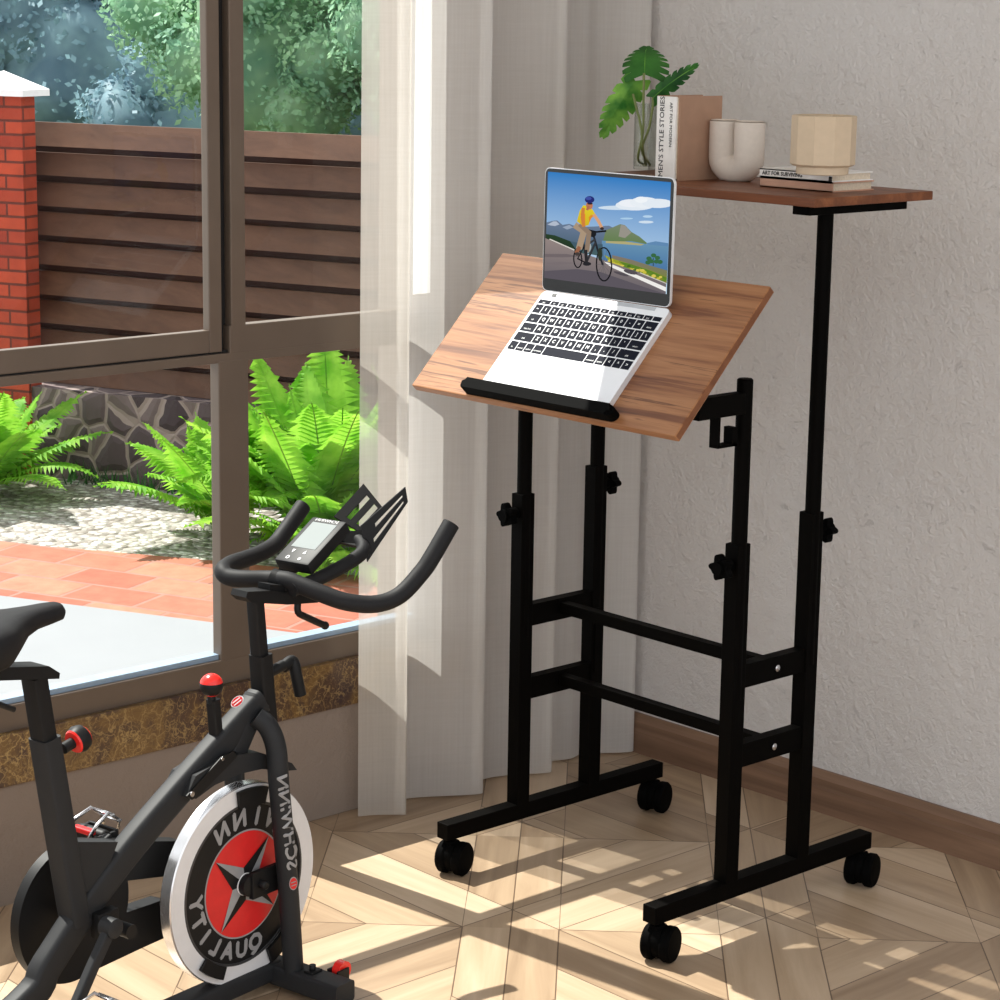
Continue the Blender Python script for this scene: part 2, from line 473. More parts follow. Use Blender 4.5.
def box(bm, lo, hi, mi=0, bev=0.0, mat=None):
    lo, hi = Vector(lo), Vector(hi)
    c = (lo + hi) / 2; s = hi - lo
    r = bmesh.ops.create_cube(bm, size=1.0, matrix=Matrix.Translation(c) @ Matrix.Diagonal((s.x, s.y, s.z, 1)))
    vs = r['verts']
    es = list({e for v in vs for e in v.link_edges})
    if bev:
        rb = bmesh.ops.bevel(bm, geom=es, offset=bev, segments=2, affect='EDGES', profile=0.6)
        vs = list({v for f in rb['faces'] for v in f.verts} | {v for v in vs if v.is_valid})
    fs = {f for v in vs if v.is_valid for f in v.link_faces}
    for f in fs: f.material_index = mi
    if mat is not None:
        bmesh.ops.transform(bm, matrix=mat, verts=[v for v in vs if v.is_valid])
    return vs

def obox(bm, o, ax, ay, az, lo, hi, mi=0, bev=0.0):
    """box in a local frame given by origin and three unit axes"""
    m = Matrix(((ax[0], ay[0], az[0], o[0]), (ax[1], ay[1], az[1], o[1]), (ax[2], ay[2], az[2], o[2]), (0, 0, 0, 1)))
    return box(bm, lo, hi, mi, bev, m)

def poly(bm, pts, mi=0):
    f = bm.faces.new([bm.verts.new(p) for p in pts])
    f.material_index = mi
    return f

def prism(bm, pts, ext, mi=0):
    """solid from a planar outline (3-D points) and an extrusion vector"""
    ext = Vector(ext)
    a = [bm.verts.new(Vector(p)) for p in pts]
    b = [bm.verts.new(Vector(p) + ext) for p in pts]
    n = len(a)
    fs = [bm.faces.new(a), bm.faces.new(list(reversed(b)))]
    for i in range(n):
        fs.append(bm.faces.new((a[i], b[i], b[(i + 1) % n], a[(i + 1) % n])))
    for f in fs: f.material_index = mi
    return fs

def catmull(pts, sub=6):
    P = [Vector(p) for p in pts]
    P = [2 * P[0] - P[1]] + P + [2 * P[-1] - P[-2]]
    out = []
    for i in range(1, len(P) - 2):
        p0, p1, p2, p3 = P[i - 1:i + 3]
        for j in range(sub):
            t = j / sub
            out.append(0.5 * ((2 * p1) + (p2 - p0) * t + (2 * p0 - 5 * p1 + 4 * p2 - p3) * t * t + (3 * p1 - p0 - 3 * p2 + p3) * t ** 3))
    out.append(P[-2])
    return out

def sweep(bm, path, prof, upv=(0, 0, 1), mi=0, closed=True, cap=True, scale=None):
    """sweep a 2-D outline (side, up) along 3-D points"""
    P = [Vector(p) for p in path]
    rings = []
    up = Vector(upv)
    for i, p in enumerate(P):
        t = (P[min(i + 1, len(P) - 1)] - P[max(i - 1, 0)]).normalized()
        sd = t.cross(up)
        if sd.length < 1e-4: sd = t.cross(Vector((1, 0, 0)))
        sd.normalize()
        u = sd.cross(t).normalized()
        k = scale[i] if scale else 1.0
        rings.append([bm.verts.new(p + sd * (a * k) + u * (b * k)) for a, b in prof])
    n = len(prof)
    for i in range(len(rings) - 1):
        for j in range(n if closed else n - 1):
            f = bm.faces.new((rings[i][j], rings[i][(j + 1) % n], rings[i + 1][(j + 1) % n], rings[i + 1][j]))
            f.material_index = mi; f.smooth = True
    if cap and closed:
        for r in (rings[0][::-1], rings[-1]):
            f = bm.faces.new(r); f.material_index = mi
    return rings

def circ(r, n=14):
    return [(r * math.cos(2 * PI * i / n), r * math.sin(2 * PI * i / n)) for i in range(n)]

def rrect(w, h, r, n=3):
    out = []
    for cx, cy, a0 in ((w - r, h - r, 0), (-w + r, h - r, 90), (-w + r, -h + r, 180), (w - r, -h + r, 270)):
        for i in range(n + 1):
            a = math.radians(a0 + 90 * i / n)
            out.append((cx + r * math.cos(a), cy + r * math.sin(a)))
    return out

def tube(bm, path, r, n=14, mi=0, smooth_path=0, scale=None):
    if smooth_path: path = catmull(path, smooth_path)
    # parallel transport frame
    P = [Vector(p) for p in path]
    t0 = (P[1] - P[0]).normalized()
    sd = t0.cross(Vector((0, 0, 1)))
    if sd.length < 1e-3: sd = t0.cross(Vector((0, 1, 0)))
    sd.normalize()
    rings = []
    for i, p in enumerate(P):
        t = (P[min(i + 1, len(P) - 1)] - P[max(i - 1, 0)]).normalized()
        sd = (sd - t * sd.dot(t)).normalized()
        u = t.cross(sd)
        rr = r * (scale[i] if scale else 1)
        rings.append([bm.verts.new(p + sd * (rr * math.cos(2 * PI * j / n)) + u * (rr * math.sin(2 * PI * j / n))) for j in range(n)])
    for i in range(len(rings) - 1):
        for j in range(n):
            f = bm.faces.new((rings[i][j], rings[i][(j + 1) % n], rings[i + 1][(j + 1) % n], rings[i + 1][j]))
            f.material_index = mi; f.smooth = True
    for q in (rings[0][::-1], rings[-1]):
        f = bm.faces.new(q); f.material_index = mi
    return rings

def axes(ax):
    ax = Vector(ax).normalized()
    s = ax.cross(Vector((0, 0, 1)))
    if s.length < 1e-3: s = Vector((1, 0, 0))
    s.normalize()
    return s, ax.cross(s).normalized(), ax

def lathe(bm, prof, c, ax=(0, 0, 1), n=32, mi=0, cap=True, mis=None):
    """revolve (radius, height) pairs"""
    s, u, a = axes(ax)
    c = Vector(c)
    rings = []
    for r, h in prof:
        rings.append([bm.verts.new(c + a * h + (s * math.cos(2 * PI * j / n) + u * math.sin(2 * PI * j / n)) * max(r, 1e-5)) for j in range(n)])
    for i in range(len(rings) - 1):
        for j in range(n):
            f = bm.faces.new((rings[i][j], rings[i][(j + 1) % n], rings[i + 1][(j + 1) % n], rings[i + 1][j]))
            f.material_index = mis[i] if mis else mi; f.smooth = True
    if cap:
        for q, k in ((rings[0][::-1], 0), (rings[-1], -1)):
            f = bm.faces.new(q); f.material_index = mis[k] if mis else mi
    return rings

def ball(bm, c, r, mi=0, seg=20, squash=(1, 1, 1)):
    rr = bmesh.ops.create_uvsphere(bm, u_segments=seg, v_segments=seg // 2 + 2, radius=r, matrix=Matrix.Translation(c) @ Matrix.Diagonal((*squash, 1)))
    for f in {f for v in rr['verts'] for f in v.link_faces}:
        f.material_index = mi; f.smooth = True
    return rr['verts']

def star_knob(bm, c, ax, r=0.02, depth=0.016, lobes=5, mi=0):
    s, u, a = axes(ax)
    c = Vector(c)
    pts = []
    for i in range(40):
        t = 2 * PI * i / 40
        rr = r * (0.80 + 0.20 * math.cos(lobes * t))
        pts.append(c + s * (rr * math.cos(t)) + u * (rr * math.sin(t)))
    prism(bm, pts, a * depth, mi)
    lathe(bm, [(r * 0.5, depth), (r * 0.5, depth + 0.006)], c, a, 16, mi)
    lathe(bm, [(r * 0.45, -0.018), (r * 0.45, 0.0)], c, a, 16, mi)

FCACHE = {}
def glyph(txt, size, extr=0.0, align='CENTER'):
    """faces of a line of writing as 2-D polygons (list of verts, list of face indices)"""
    key = (txt, size, extr, align)
    if key in FCACHE: return FCACHE[key]
    cu = bpy.data.curves.new('lettering', 'FONT')
    cu.body = txt; cu.size = size; cu.align_x = align; cu.align_y = 'CENTER'; cu.resolution_u = 2
    ob = bpy.data.objects.new('lettering', cu)
    me = bpy.data.meshes.new_from_object(ob)
    r = ([v.co.copy() for v in me.vertices], [tuple(p.vertices) for p in me.polygons])
    bpy.data.objects.remove(ob); bpy.data.curves.remove(cu); bpy.data.meshes.remove(me)
    FCACHE[key] = r
    return r

def put_text(bm, txt, size, o, ax, ay, mi=0, align='CENTER', sx=1.0, bold=0.0):
    """lay a line of writing on the plane through o spanned by ax (reading direction) and ay (up)"""
    vs, fs = glyph(txt, size, 0.0, align)
    o, ax, ay = Vector(o), Vector(ax).normalized(), Vector(ay).normalized()
    nz = ax.cross(ay)
    offs = [(0, 0)] if not bold else [(0, 0), (bold, 0), (-bold, 0), (0, bold), (0, -bold)]
    for q, (dx, dy) in enumerate(offs):
        bv = [bm.verts.new(o + ax * (v.x * sx + dx) + ay * (v.y + dy) + nz * (q * 0.00003)) for v in vs]
        for f in fs:
            try:
                g = bm.faces.new([bv[i] for i in f]); g.material_index = mi
            except ValueError: pass

# ------------------------------------------------------------------ room shell
RY = math.radians(0.858)
RX = Vector((math.cos(RY), math.sin(RY), 0)); RN = Vector((-math.sin(RY), math.cos(RY), 0)); RZ = V(0, 0, 1)
WO = V(0, 0.7575, 0)
WX = -0.345                                     # inner face of the window wall
WALL_T = 0.18
WY0, WY1, WZ0, WZ1 = -1.75, 0.30, 0.29, 2.25     # window opening
TOP = 2.75

bm = bmesh.new()
box(bm, (WX - 0.0, -3.4, -0.06), (4.2, 0.92, 0.0))
struct(obj('floor', bm, M_FLOOR), 'pale oak parquet floor of hexagon blocks and mitred boards', 'floor')

bm = bmesh.new()
x0, x1 = WX - WALL_T, WX
box(bm, (x0, -3.4, -0.3), (x1, 0.757, 0.205))
box(bm, (x0, -3.4, WZ1), (x1, 0.757, TOP))
box(bm, (x0, -3.4, 0.205), (x1, WY0, WZ1))
box(bm, (x0, WY1, 0.205), (x1, 0.757, WZ1))
box(bm, (x0, WY0, 0.205), (x1 - 0.02, WY1, 0.283))
struct(obj('wall_left', bm, M_WALL2), 'taupe plaster wall below and around the window', 'wall')

bm = bmesh.new()
obox(bm, WO, RX, RN, RZ, (-0.7, 0, -0.1), (4.4, 0.16, TOP))
struct(obj('wall_right', bm, M_WALL), 'rough light grey plaster wall behind the desk', 'wall')

bm = bmesh.new()
box(bm, (WX - WALL_T, -3.4, TOP), (1.9, 0.9, TOP + 0.1))
struct(obj('ceiling', bm, M_CEIL), 'plain white ceiling', 'ceiling')

bm = bmesh.new()
prof = [(0, 0), (-0.018, 0), (-0.018, 0.045), (-0.0165, 0.052), (-0.0165, 0.064), (-0.012, 0.0705), (-0.006, 0.0775), (0, 0.0775)]
a = [bm.verts.new(WO + RX * -0.34 + RN * p + RZ * q) for p, q in prof]
b_ = [bm.verts.new(WO + RX * 4.2 + RN * p + RZ * q) for p, q in prof]
for i in range(len(a)):
    bm.faces.new((a[i], b_[i], b_[(i + 1) % len(a)], a[(i + 1) % len(a)]))
bm.faces.new(a[::-1]); bm.faces.new(b_)
struct(obj('baseboard_right', bm, M_BASEB), 'moulded walnut skirting along the grey wall', 'skirting board')

bm = bmesh.new()
box(bm, (WX - 0.02, WY0, 0.203), (WX + 0.006, 0.36, 0.2905), 0, 0.002)
struct(obj('trim_1', bm, M_MARBLE), 'brown gold-veined marble sill band under the window', 'window sill')

# window: frame, upper sash, glazing, sill reflection strips
win = bpy.data.objects.new('window_1', None)
win['kind'] = 'structure'; win['label'] = 'large bronze framed garden window on the left'; win['category'] = 'window'
COL.objects.link(win)
FX0, FX1 = WX - 0.030, WX - 0.006
TOPZ = WZ1 - 0.06
bm = bmesh.new()
box(bm, (FX0 - 0.03, WY0, 0.289), (FX1, WY1, 0.334), 0, 0.003)          # bottom rail
box(bm, (FX0 - 0.03, WY0, TOPZ), (FX1, WY1, WZ1), 0, 0.003)              # head
box(bm, (FX0 - 0.03, WY0, 0.288), (FX1, WY0 + 0.06, WZ1), 0, 0.003)      # jambs
box(bm, (FX0 - 0.03, WY1 - 0.05, 0.288), (FX1, WY1, WZ1), 0, 0.003)
box(bm, (FX0, WY0, 0.852), (FX1, WY1, 0.868), 0, 0.002)           # transom
box(bm, (FX0, -0.168, 0.866), (FX1, WY1, 0.914), 0, 0.002)
box(bm, (FX0, -0.192, 0.332), (FX1 + 0.0006, -0.130, 0.856), 0, 0.002)      # lower mullion
box(bm, (FX0, -0.164, 0.91), (FX1, -0.134, TOPZ + 0.02), 0, 0.002)      # upper mullion
obj('window_frame', bm, M_FRAME, win)
bm = bmesh.new()
SX0, SX1 = WX - 0.026, WX - 0.008
box(bm, (SX0, -0.208, 0.871), (SX1, -0.182, TOPZ), 0, 0.002)
box(bm, (SX0, -1.66, 0.871), (SX1 - 0.0004, -0.2076, 0.909), 0, 0.002)
box(bm, (SX0, -1.66, TOPZ - 0.04), (SX1, -0.19, TOPZ), 0, 0.002)
box(bm, (SX0, -1.69, 0.871), (SX1, -1.65, TOPZ), 0, 0.002)
obj('window_sash', bm, M_FRAME, win)
bm = bmesh.new()
box(bm, (FX0 - 0.002, -0.1825, 0.8725), (FX0 + 0.006, -0.163, TOPZ), 0)
box(bm, (FX0 + 0.002, -1.66, 0.8665), (FX1 - 0.006, -0.164, 0.8725), 0)
obj('window_gasket', bm, M_GASKET, win)
bm = bmesh.new()
box(bm, (FX0 - 0.012, WY0 + 0.06, 0.332), (FX1 - 0.008, -0.192, 0.343), 0)
box(bm, (FX0 - 0.012, -0.130, 0.332), (FX1 - 0.008, WY1 - 0.05, 0.343), 0)
obj('sill_reflection_strip', bm, M_SILLREFL, win)
for nm, (ya, yb, za, zb, xx) in enumerate(((WY0 + 0.05, -0.188, 0.338, 0.856, -0.364), (-0.134, WY1 - 0.04, 0.338, 0.856, -0.364),
                                           (-1.655, -0.2, 0.905, TOPZ - 0.03, -0.362), (-0.138, WY1 - 0.04, 0.91, TOPZ + 0.01, -0.364))):
    bm = bmesh.new()
    poly(bm, [(xx, ya, za), (xx, yb, za), (xx, yb, zb), (xx, ya, zb)])
    obj('window_pane', bm, M_GLASS, win)

# ------------------------------------------------------------------ garden (a runs along the fence, b away from the house)
D1 = V(-0.92328, -0.38412, 0); N1 = V(-0.38412, 0.92328, 0)
CB = V(CAM_LOC.x, CAM_LOC.y, 0)
GZ = -0.15
def G(a, b, z=0.0): return CB + D1 * a + N1 * b + V(0, 0, z)
def skew(bm):
    for v in bm.verts:
        t = (v.co - CB).dot(D1)
        v.co += N1 * (0.05 * (t - 3.2)) if t < 5.2 else V(0, 0, 0)
def gslab(name, pts, z0, z1, mat, label, cat):
    bm = bmesh.new()
    prism(bm, [G(a, b, z0) for a, b in pts], (0, 0, z1 - z0))
    return struct(obj(name, bm, mat), label, cat)

gslab('ground', [(-6, 6.0), (14, 6.0), (14, 22), (-6, 22)], GZ - 0.3, GZ - 0.03, M_SOIL, 'dark earth behind the garden fence', 'ground')
bm = bmesh.new()
prism(bm, [V(WX - WALL_T, 1.6, GZ - 0.3), V(WX - WALL_T, -3.4, GZ - 0.3), G(8.0, 1.2, GZ - 0.3), G(8.0, 4.83, GZ - 0.3), G(1.0, 5.16, GZ - 0.3)], (0, 0, 0.3))
struct(obj('terrace_slab', bm, M_DECK), 'white terrace slab outside the window', 'terrace')
gslab('paving', [(8, 4.83), (8, 5.45), (4.1, 5.59), (3.5, 5.68), (0.5, 5.9), (0.5, 5.18), (1.0, 5.16)], GZ - 0.25, GZ - 0.004, M_PAVE, 'terracotta brick paving beyond the terrace', 'paving')
gslab('gravel_bed', [(8, 5.45), (8, 6.6), (0.5, 6.6), (0.5, 5.9), (3.5, 5.68), (4.1, 5.59)], GZ - 0.25, GZ - 0.006, M_GRAVEL, 'pale gravel bed between paving and stone wall', 'gravel')
bm = bmesh.new()
prism(bm, [G(1.2, 6.47, GZ - 0.1), G(4.85, 6.47, GZ - 0.1), G(4.85, 6.72, GZ - 0.1), G(1.2, 6.72, GZ - 0.1)], (0, 0, 0.155 - GZ + 0.1))
struct(obj('garden_wall', bm, M_RUBBLE), 'low grey rubble stone wall under the brown fence', 'wall')

fence = thing('garden_fence', 'brown timber fence of overlapping horizontal boards on a stone wall', 'fence', G(3, 6.55, 0.155))
FR = Matrix(((-D1.x, N1.x, 0, 0), (-D1.y, N1.y, 0, 0), (0, 0, 1, 0), (0, 0, 0, 1)))
bm = bmesh.new()
z = 0.158
rows = 9
step = (1.048 - 0.158 - 0.075) / (rows - 1)
for i in range(rows):
    zz = 0.158 + i * step
    jit = random.uniform(-0.003, 0.003)
    # lower edge stands proud of the board beneath
    prism(bm, [G(1.3, 6.500 + 0.03, zz + 0.076), G(1.3, 6.500 + 0.048, zz + 0.076), G(1.3, 6.500 + 0.018, zz + jit), G(1.3, 6.500, zz + jit)], D1 * 3.62)
skew(bm); obj('board_panel', bm, M_FENCE, fence)
bm = bmesh.new()
prism(bm, [G(1.3, 6.56, 0.158), G(1.3, 6.58, 0.158), G(1.3, 6.58, 1.03), G(1.3, 6.56, 1.03)], D1 * 3.66)
skew(bm); obj('backing_board', bm, M_FENCEDK, fence)
for a in (1.5, 2.6, 3.7, 4.62):
    bm = bmesh.new()
    prism(bm, [G(a, 6.60, 0.156), G(a + 0.07, 6.60, 0.156), G(a + 0.07, 6.66, 0.156), G(a, 6.66, 0.156)], (0, 0, 0.86))
    skew(bm); bmesh.ops.translate(bm, verts=bm.verts[:], vec=N1 * 0.01)
    obj('fence_post', bm, M_FENCE, fence)

pil = thing('brick_pillar', 'red brick gate pillar with a white pyramid cap at the fence end', 'pillar', G(4.9, 6.55, GZ))
bm = bmesh.new()
prism(bm, [G(4.775, 6.455, GZ), G(5.1, 6.455, GZ), G(5.1, 6.53, GZ), G(4.775, 6.53, GZ)], (0, 0, 1.14 - GZ))
obj('brick_shaft', bm, M_PBRICK, pil)
bm = bmesh.new()
c0 = [G(4.745, 6.425, 1.14), G(5.13, 6.425, 1.14), G(5.13, 6.575, 1.14), G(4.745, 6.575, 1.14)]
c1 = [p + V(0, 0, 0.022) for p in c0]
apex = G(4.875, 6.50, 1.222)
va = [bm.verts.new(p) for p in c0]; vb = [bm.verts.new(p) for p in c1]; vt = bm.verts.new(apex)
bm.faces.new(va[::-1])
for i in range(4):
    bm.faces.new((va[i], va[(i + 1) % 4], vb[(i + 1) % 4], vb[i])); bm.faces.new((vb[i], vb[(i + 1) % 4], vt))
obj('pyramid_cap', bm, M_CAP, pil)

def frond(bm, root, az, length, lift, width, droop, rng):
    """one fern leaf: arching midrib with paired leaflets"""
    n = 26
    dirh = V(math.cos(az), math.sin(az), 0)
    side = V(-math.sin(az), math.cos(az), 0)
    P = []
    for i in range(n + 1):
        t = i / n
        P.append(Vector(root) + dirh * (length * t * math.cos(lift) * (1 - 0.1 * t)) + V(0, 0, length * (math.sin(lift) * t - droop * t * t)))
    for i in range(n):
        a, b = P[i], P[i + 1]
        bm.faces.new([bm.verts.new(q) for q in (a - side * 0.002, b - side * 0.002, b + side * 0.002, a + side * 0.002)]).material_index = 1
    for i in range(2, n + 1):
        t = i / n
        w = width * (math.sin(PI * min(1, t * 0.92 + 0.12)) ** 0.8) * (1 - 0.25 * t)
        fw_ = (P[i] - P[i - 1]).normalized()
        ch = length / n * 0.78
        for sg in (-1, 1):
            tip = P[i] + side * (sg * w) + fw_ * (w * 0.42) + V(0, 0, -0.22 * w + rng.uniform(-0.01, 0.01))
            mid = P[i] + side * (sg * w * 0.55) + fw_ * (w * 0.18) + V(0, 0, 0.06 * w)
            q = [P[i] - fw_ * ch * 0.5, mid - fw_ * ch * 0.50, tip, mid + fw_ * ch * 0.50, P[i] + fw_ * ch * 0.5]
            f = bm.faces.new([bm.verts.new(x) for x in q]); f.material_index = 0

def fern(label, ab, n, length, seed, az0=0, az1=2 * PI, lift=(0.25, 1.2), zoff=0.0):
    rng = random.Random(seed)
    p = G(ab[0], ab[1], GZ + zoff)
    t = thing('garden_fern', label, 'fern', p, 'bright green ferns in the gravel bed')
    bm = bmesh.new()
    lathe(bm, [(0.022, -0.01), (0.02, 0.015), (0.006, 0.035)], p, (0, 0, 1), 8)
    obj('fern_crown', bm, M_FERNST, t)
    for i in range(n):
        bm = bmesh.new()
        az = az0 + (az1 - az0) * (i + rng.uniform(-0.3, 0.3)) / n
        L = length * rng.uniform(0.75, 1.12)
        frond(bm, p + V(rng.uniform(-.02, .02), rng.uniform(-.02, .02), 0.02), az, L, rng.uniform(*lift), L * 0.16, rng.uniform(0.18, 0.5), rng)
        obj('frond', bm, [M_FERN, M_FERNST], t)
    return t
fern('bright green fern at the left edge of the gravel near the brick pillar', (4.70, 6.10), 30, 0.60, 1, lift=(0.3, 1.35))
fern('bright green fern right beside the lower window mullion', (3.70, 5.98), 30, 0.56, 2, lift=(0.6, 1.4))
fern('largest bright green fern seen through the right lower pane', (3.36, 5.98), 34, 0.72, 3, lift=(0.4, 1.4))
fern('tall bright green fern against the fence behind the largest fern', (3.42, 6.2), 30, 0.74, 4, lift=(0.6, 1.4))
fern('bright green fern half behind the curtain edge', (2.98, 6.08), 26, 0.66, 5, lift=(0.4, 1.3))
fern('low bright green fern at the paving edge behind the handlebar', (3.22, 5.74), 20, 0.38, 6)

def tufts():
    bm = bmesh.new()
    rng = random.Random(12)
    for i in range(130):
        p = G(rng.uniform(4.05, 4.62), rng.uniform(6.36, 6.5), GZ)
        az = rng.uniform(0, 6.28); h = rng.uniform(0.03, 0.09)
        d = V(math.cos(az), math.sin(az), 0)
        s_ = V(-d.y, d.x, 0) * 0.004
        bm.faces.new([bm.verts.new(q) for q in (p - s_, p + s_, p + d * h * 0.5 + V(0, 0, h))])
    tag(obj('grass', bm, M_MONST), 'dark green grass tufts at the foot of the stone wall', 'grass', kind='stuff')
tufts()

def tree(label, ab, zc, rad, mat, seed, nleaf=2600, leaf=0.10):
    rng = random.Random(seed)
    p = G(ab[0], ab[1], GZ - 0.04)
    t = thing('garden_tree', label, 'tree', p, 'hazy trees beyond the fence')
    bm = bmesh.new()
    tube(bm, [p, p + V(0.03, 0.02, (zc - GZ) * 0.5), p + V(-0.02, 0.05, zc - GZ)], 0.09, 10, 0, 4)
    obj('trunk', bm, M_BARK, t)
    bm = bmesh.new()
    c = G(ab[0], ab[1], zc)
    lobes = [(c, rad * 0.8)]
    for i in range(16):
        v = V(rng.gauss(0, 1), rng.gauss(0, 1), rng.gauss(0, 0.8)).normalized()
        lobes.append((c + v * rad * rng.uniform(0.45, 0.8), rad * rng.uniform(0.28, 0.45)))
    for lc, lr in lobes:
        r = bmesh.ops.create_icosphere(bm, subdivisions=3, radius=lr * 0.78, matrix=Matrix.Translation(lc))
        for v in r['verts']:
            v.co += (v.co - lc) * (0.35 * noise.noise(v.co * 3.1) + 0.12 * noise.noise(v.co * 11))
            for f in v.link_faces: f.smooth = True
    for i in range(nleaf):
        lc, lr = lobes[rng.randrange(len(lobes))]
        v = V(rng.gauss(0, 1), rng.gauss(0, 1), rng.gauss(0, 1)).normalized()
        q = lc + v * lr * rng.uniform(0.80, 1.14)
        s = leaf * rng.uniform(0.5, 1.1)
        d = V(rng.gauss(0, 1), rng.gauss(0, 1), rng.gauss(-0.4, 0.8)).normalized()
        e = d.cross(v + V(0.01, 0, 0.02)).normalized()
        bm.faces.new([bm.verts.new(x) for x in (q - d * s * 0.5, q + e * s * 0.3, q + d * s * 0.5, q - e * s * 0.3)])
    obj('foliage', bm, mat, t)
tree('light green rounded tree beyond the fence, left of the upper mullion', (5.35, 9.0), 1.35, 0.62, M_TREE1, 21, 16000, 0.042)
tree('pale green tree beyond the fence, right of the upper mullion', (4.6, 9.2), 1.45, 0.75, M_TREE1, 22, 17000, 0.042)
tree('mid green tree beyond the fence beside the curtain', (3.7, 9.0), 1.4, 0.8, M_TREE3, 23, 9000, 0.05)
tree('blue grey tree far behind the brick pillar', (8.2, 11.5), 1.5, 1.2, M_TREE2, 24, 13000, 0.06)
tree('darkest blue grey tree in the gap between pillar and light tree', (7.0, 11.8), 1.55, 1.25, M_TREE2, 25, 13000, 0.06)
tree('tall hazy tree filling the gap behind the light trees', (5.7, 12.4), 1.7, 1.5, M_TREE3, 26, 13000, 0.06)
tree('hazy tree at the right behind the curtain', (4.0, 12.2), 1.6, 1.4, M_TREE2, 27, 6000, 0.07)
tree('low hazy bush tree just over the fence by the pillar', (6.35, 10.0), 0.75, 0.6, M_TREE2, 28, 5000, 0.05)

# ------------------------------------------------------------------ curtains
def curtain_sheet(bm, foot, z0, z1, mi=0, top_squeeze=1.0, phase=0.0):
    P = catmull([V(x, y, 0) for x, y in foot], 7)
    nz = 26
    grid = []
    for j in range(nz + 1):
        t = j / nz
        row = []
        for i, p in enumerate(P):
            u = i / (len(P) - 1)
            wob = 0.006 * math.sin(2.6 * t + 9 * u + phase) * t
            row.append(bm.verts.new((p.x + wob, p.y + 0.5 * wob * math.cos(7 * u), z0 + (z1 - z0) * t)))
        grid.append(row)
    for j in range(nz):
        for i in range(len(P) - 1):
            f = bm.faces.new((grid[j][i], grid[j][i + 1], grid[j + 1][i + 1], grid[j + 1][i]))
            f.material_index = mi; f.smooth = True

sheer = thing('sheer_curtain', 'thin see-through curtain panel nearest the window mullion', 'curtain', (-0.28, 0.11, 0.0))
bm = bmesh.new()
curtain_sheet(bm, [(-0.300, 0.071), (-0.285, 0.101), (-0.262, 0.132), (-0.252, 0.143), (-0.262, 0.150), (-0.290, 0.152), (-0.318, 0.172)], 0.004, 2.5)
obj('sheer_cloth', bm, M_SHEER, sheer, True, None)

drape = thing('linen_curtain', 'off-white floor-length linen curtain with soft folds in the corner', 'curtain', (-0.28, 0.45, 0.0))
bm = bmesh.new()
foot = [(-0.318, 0.172), (-0.318, 0.200), (-0.306, 0.228), (-0.286, 0.262), (-0.262, 0.300), (-0.250, 0.326), (-0.258, 0.336), (-0.296, 0.342), (-0.308, 0.372), (-0.306, 0.410),
        (-0.290, 0.450), (-0.266, 0.490), (-0.257, 0.512), (-0.266, 0.522), (-0.298, 0.530), (-0.304, 0.562), (-0.292, 0.600), (-0.300, 0.640), (-0.280, 0.668), (-0.256, 0.704), (-0.246, 0.726), (-0.256, 0.737), (-0.29, 0.742)]
curtain_sheet(bm, foot, 0.004, 2.5, phase=1.3)
obj('linen_cloth', bm, M_DRAPE, drape, True, None)
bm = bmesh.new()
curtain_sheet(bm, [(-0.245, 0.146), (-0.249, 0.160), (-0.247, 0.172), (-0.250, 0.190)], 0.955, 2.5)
obj('lit_gap_strip', bm, M_LITGAP, drape, True, None)['label'] = 'bright white vertical strip standing in for a sunlit gap'
rod = thing('curtain_rod', 'dark metal curtain rod above the window', 'curtain rod', (-0.28, -0.5, 2.51))
bm = bmesh.new()
tube(bm, [(-0.28, -1.9, 2.515), (-0.28, 0.75, 2.515)], 0.012, 12)
obj('rod', bm, M_BLACK, rod)
bm = bmesh.new()
for yy in (-1.6, -0.5, 0.6):
    tube(bm, [(-0.346, yy, 2.515), (-0.28, yy, 2.515)], 0.008, 10)
obj('rod_bracket', bm, M_BLACK, rod)

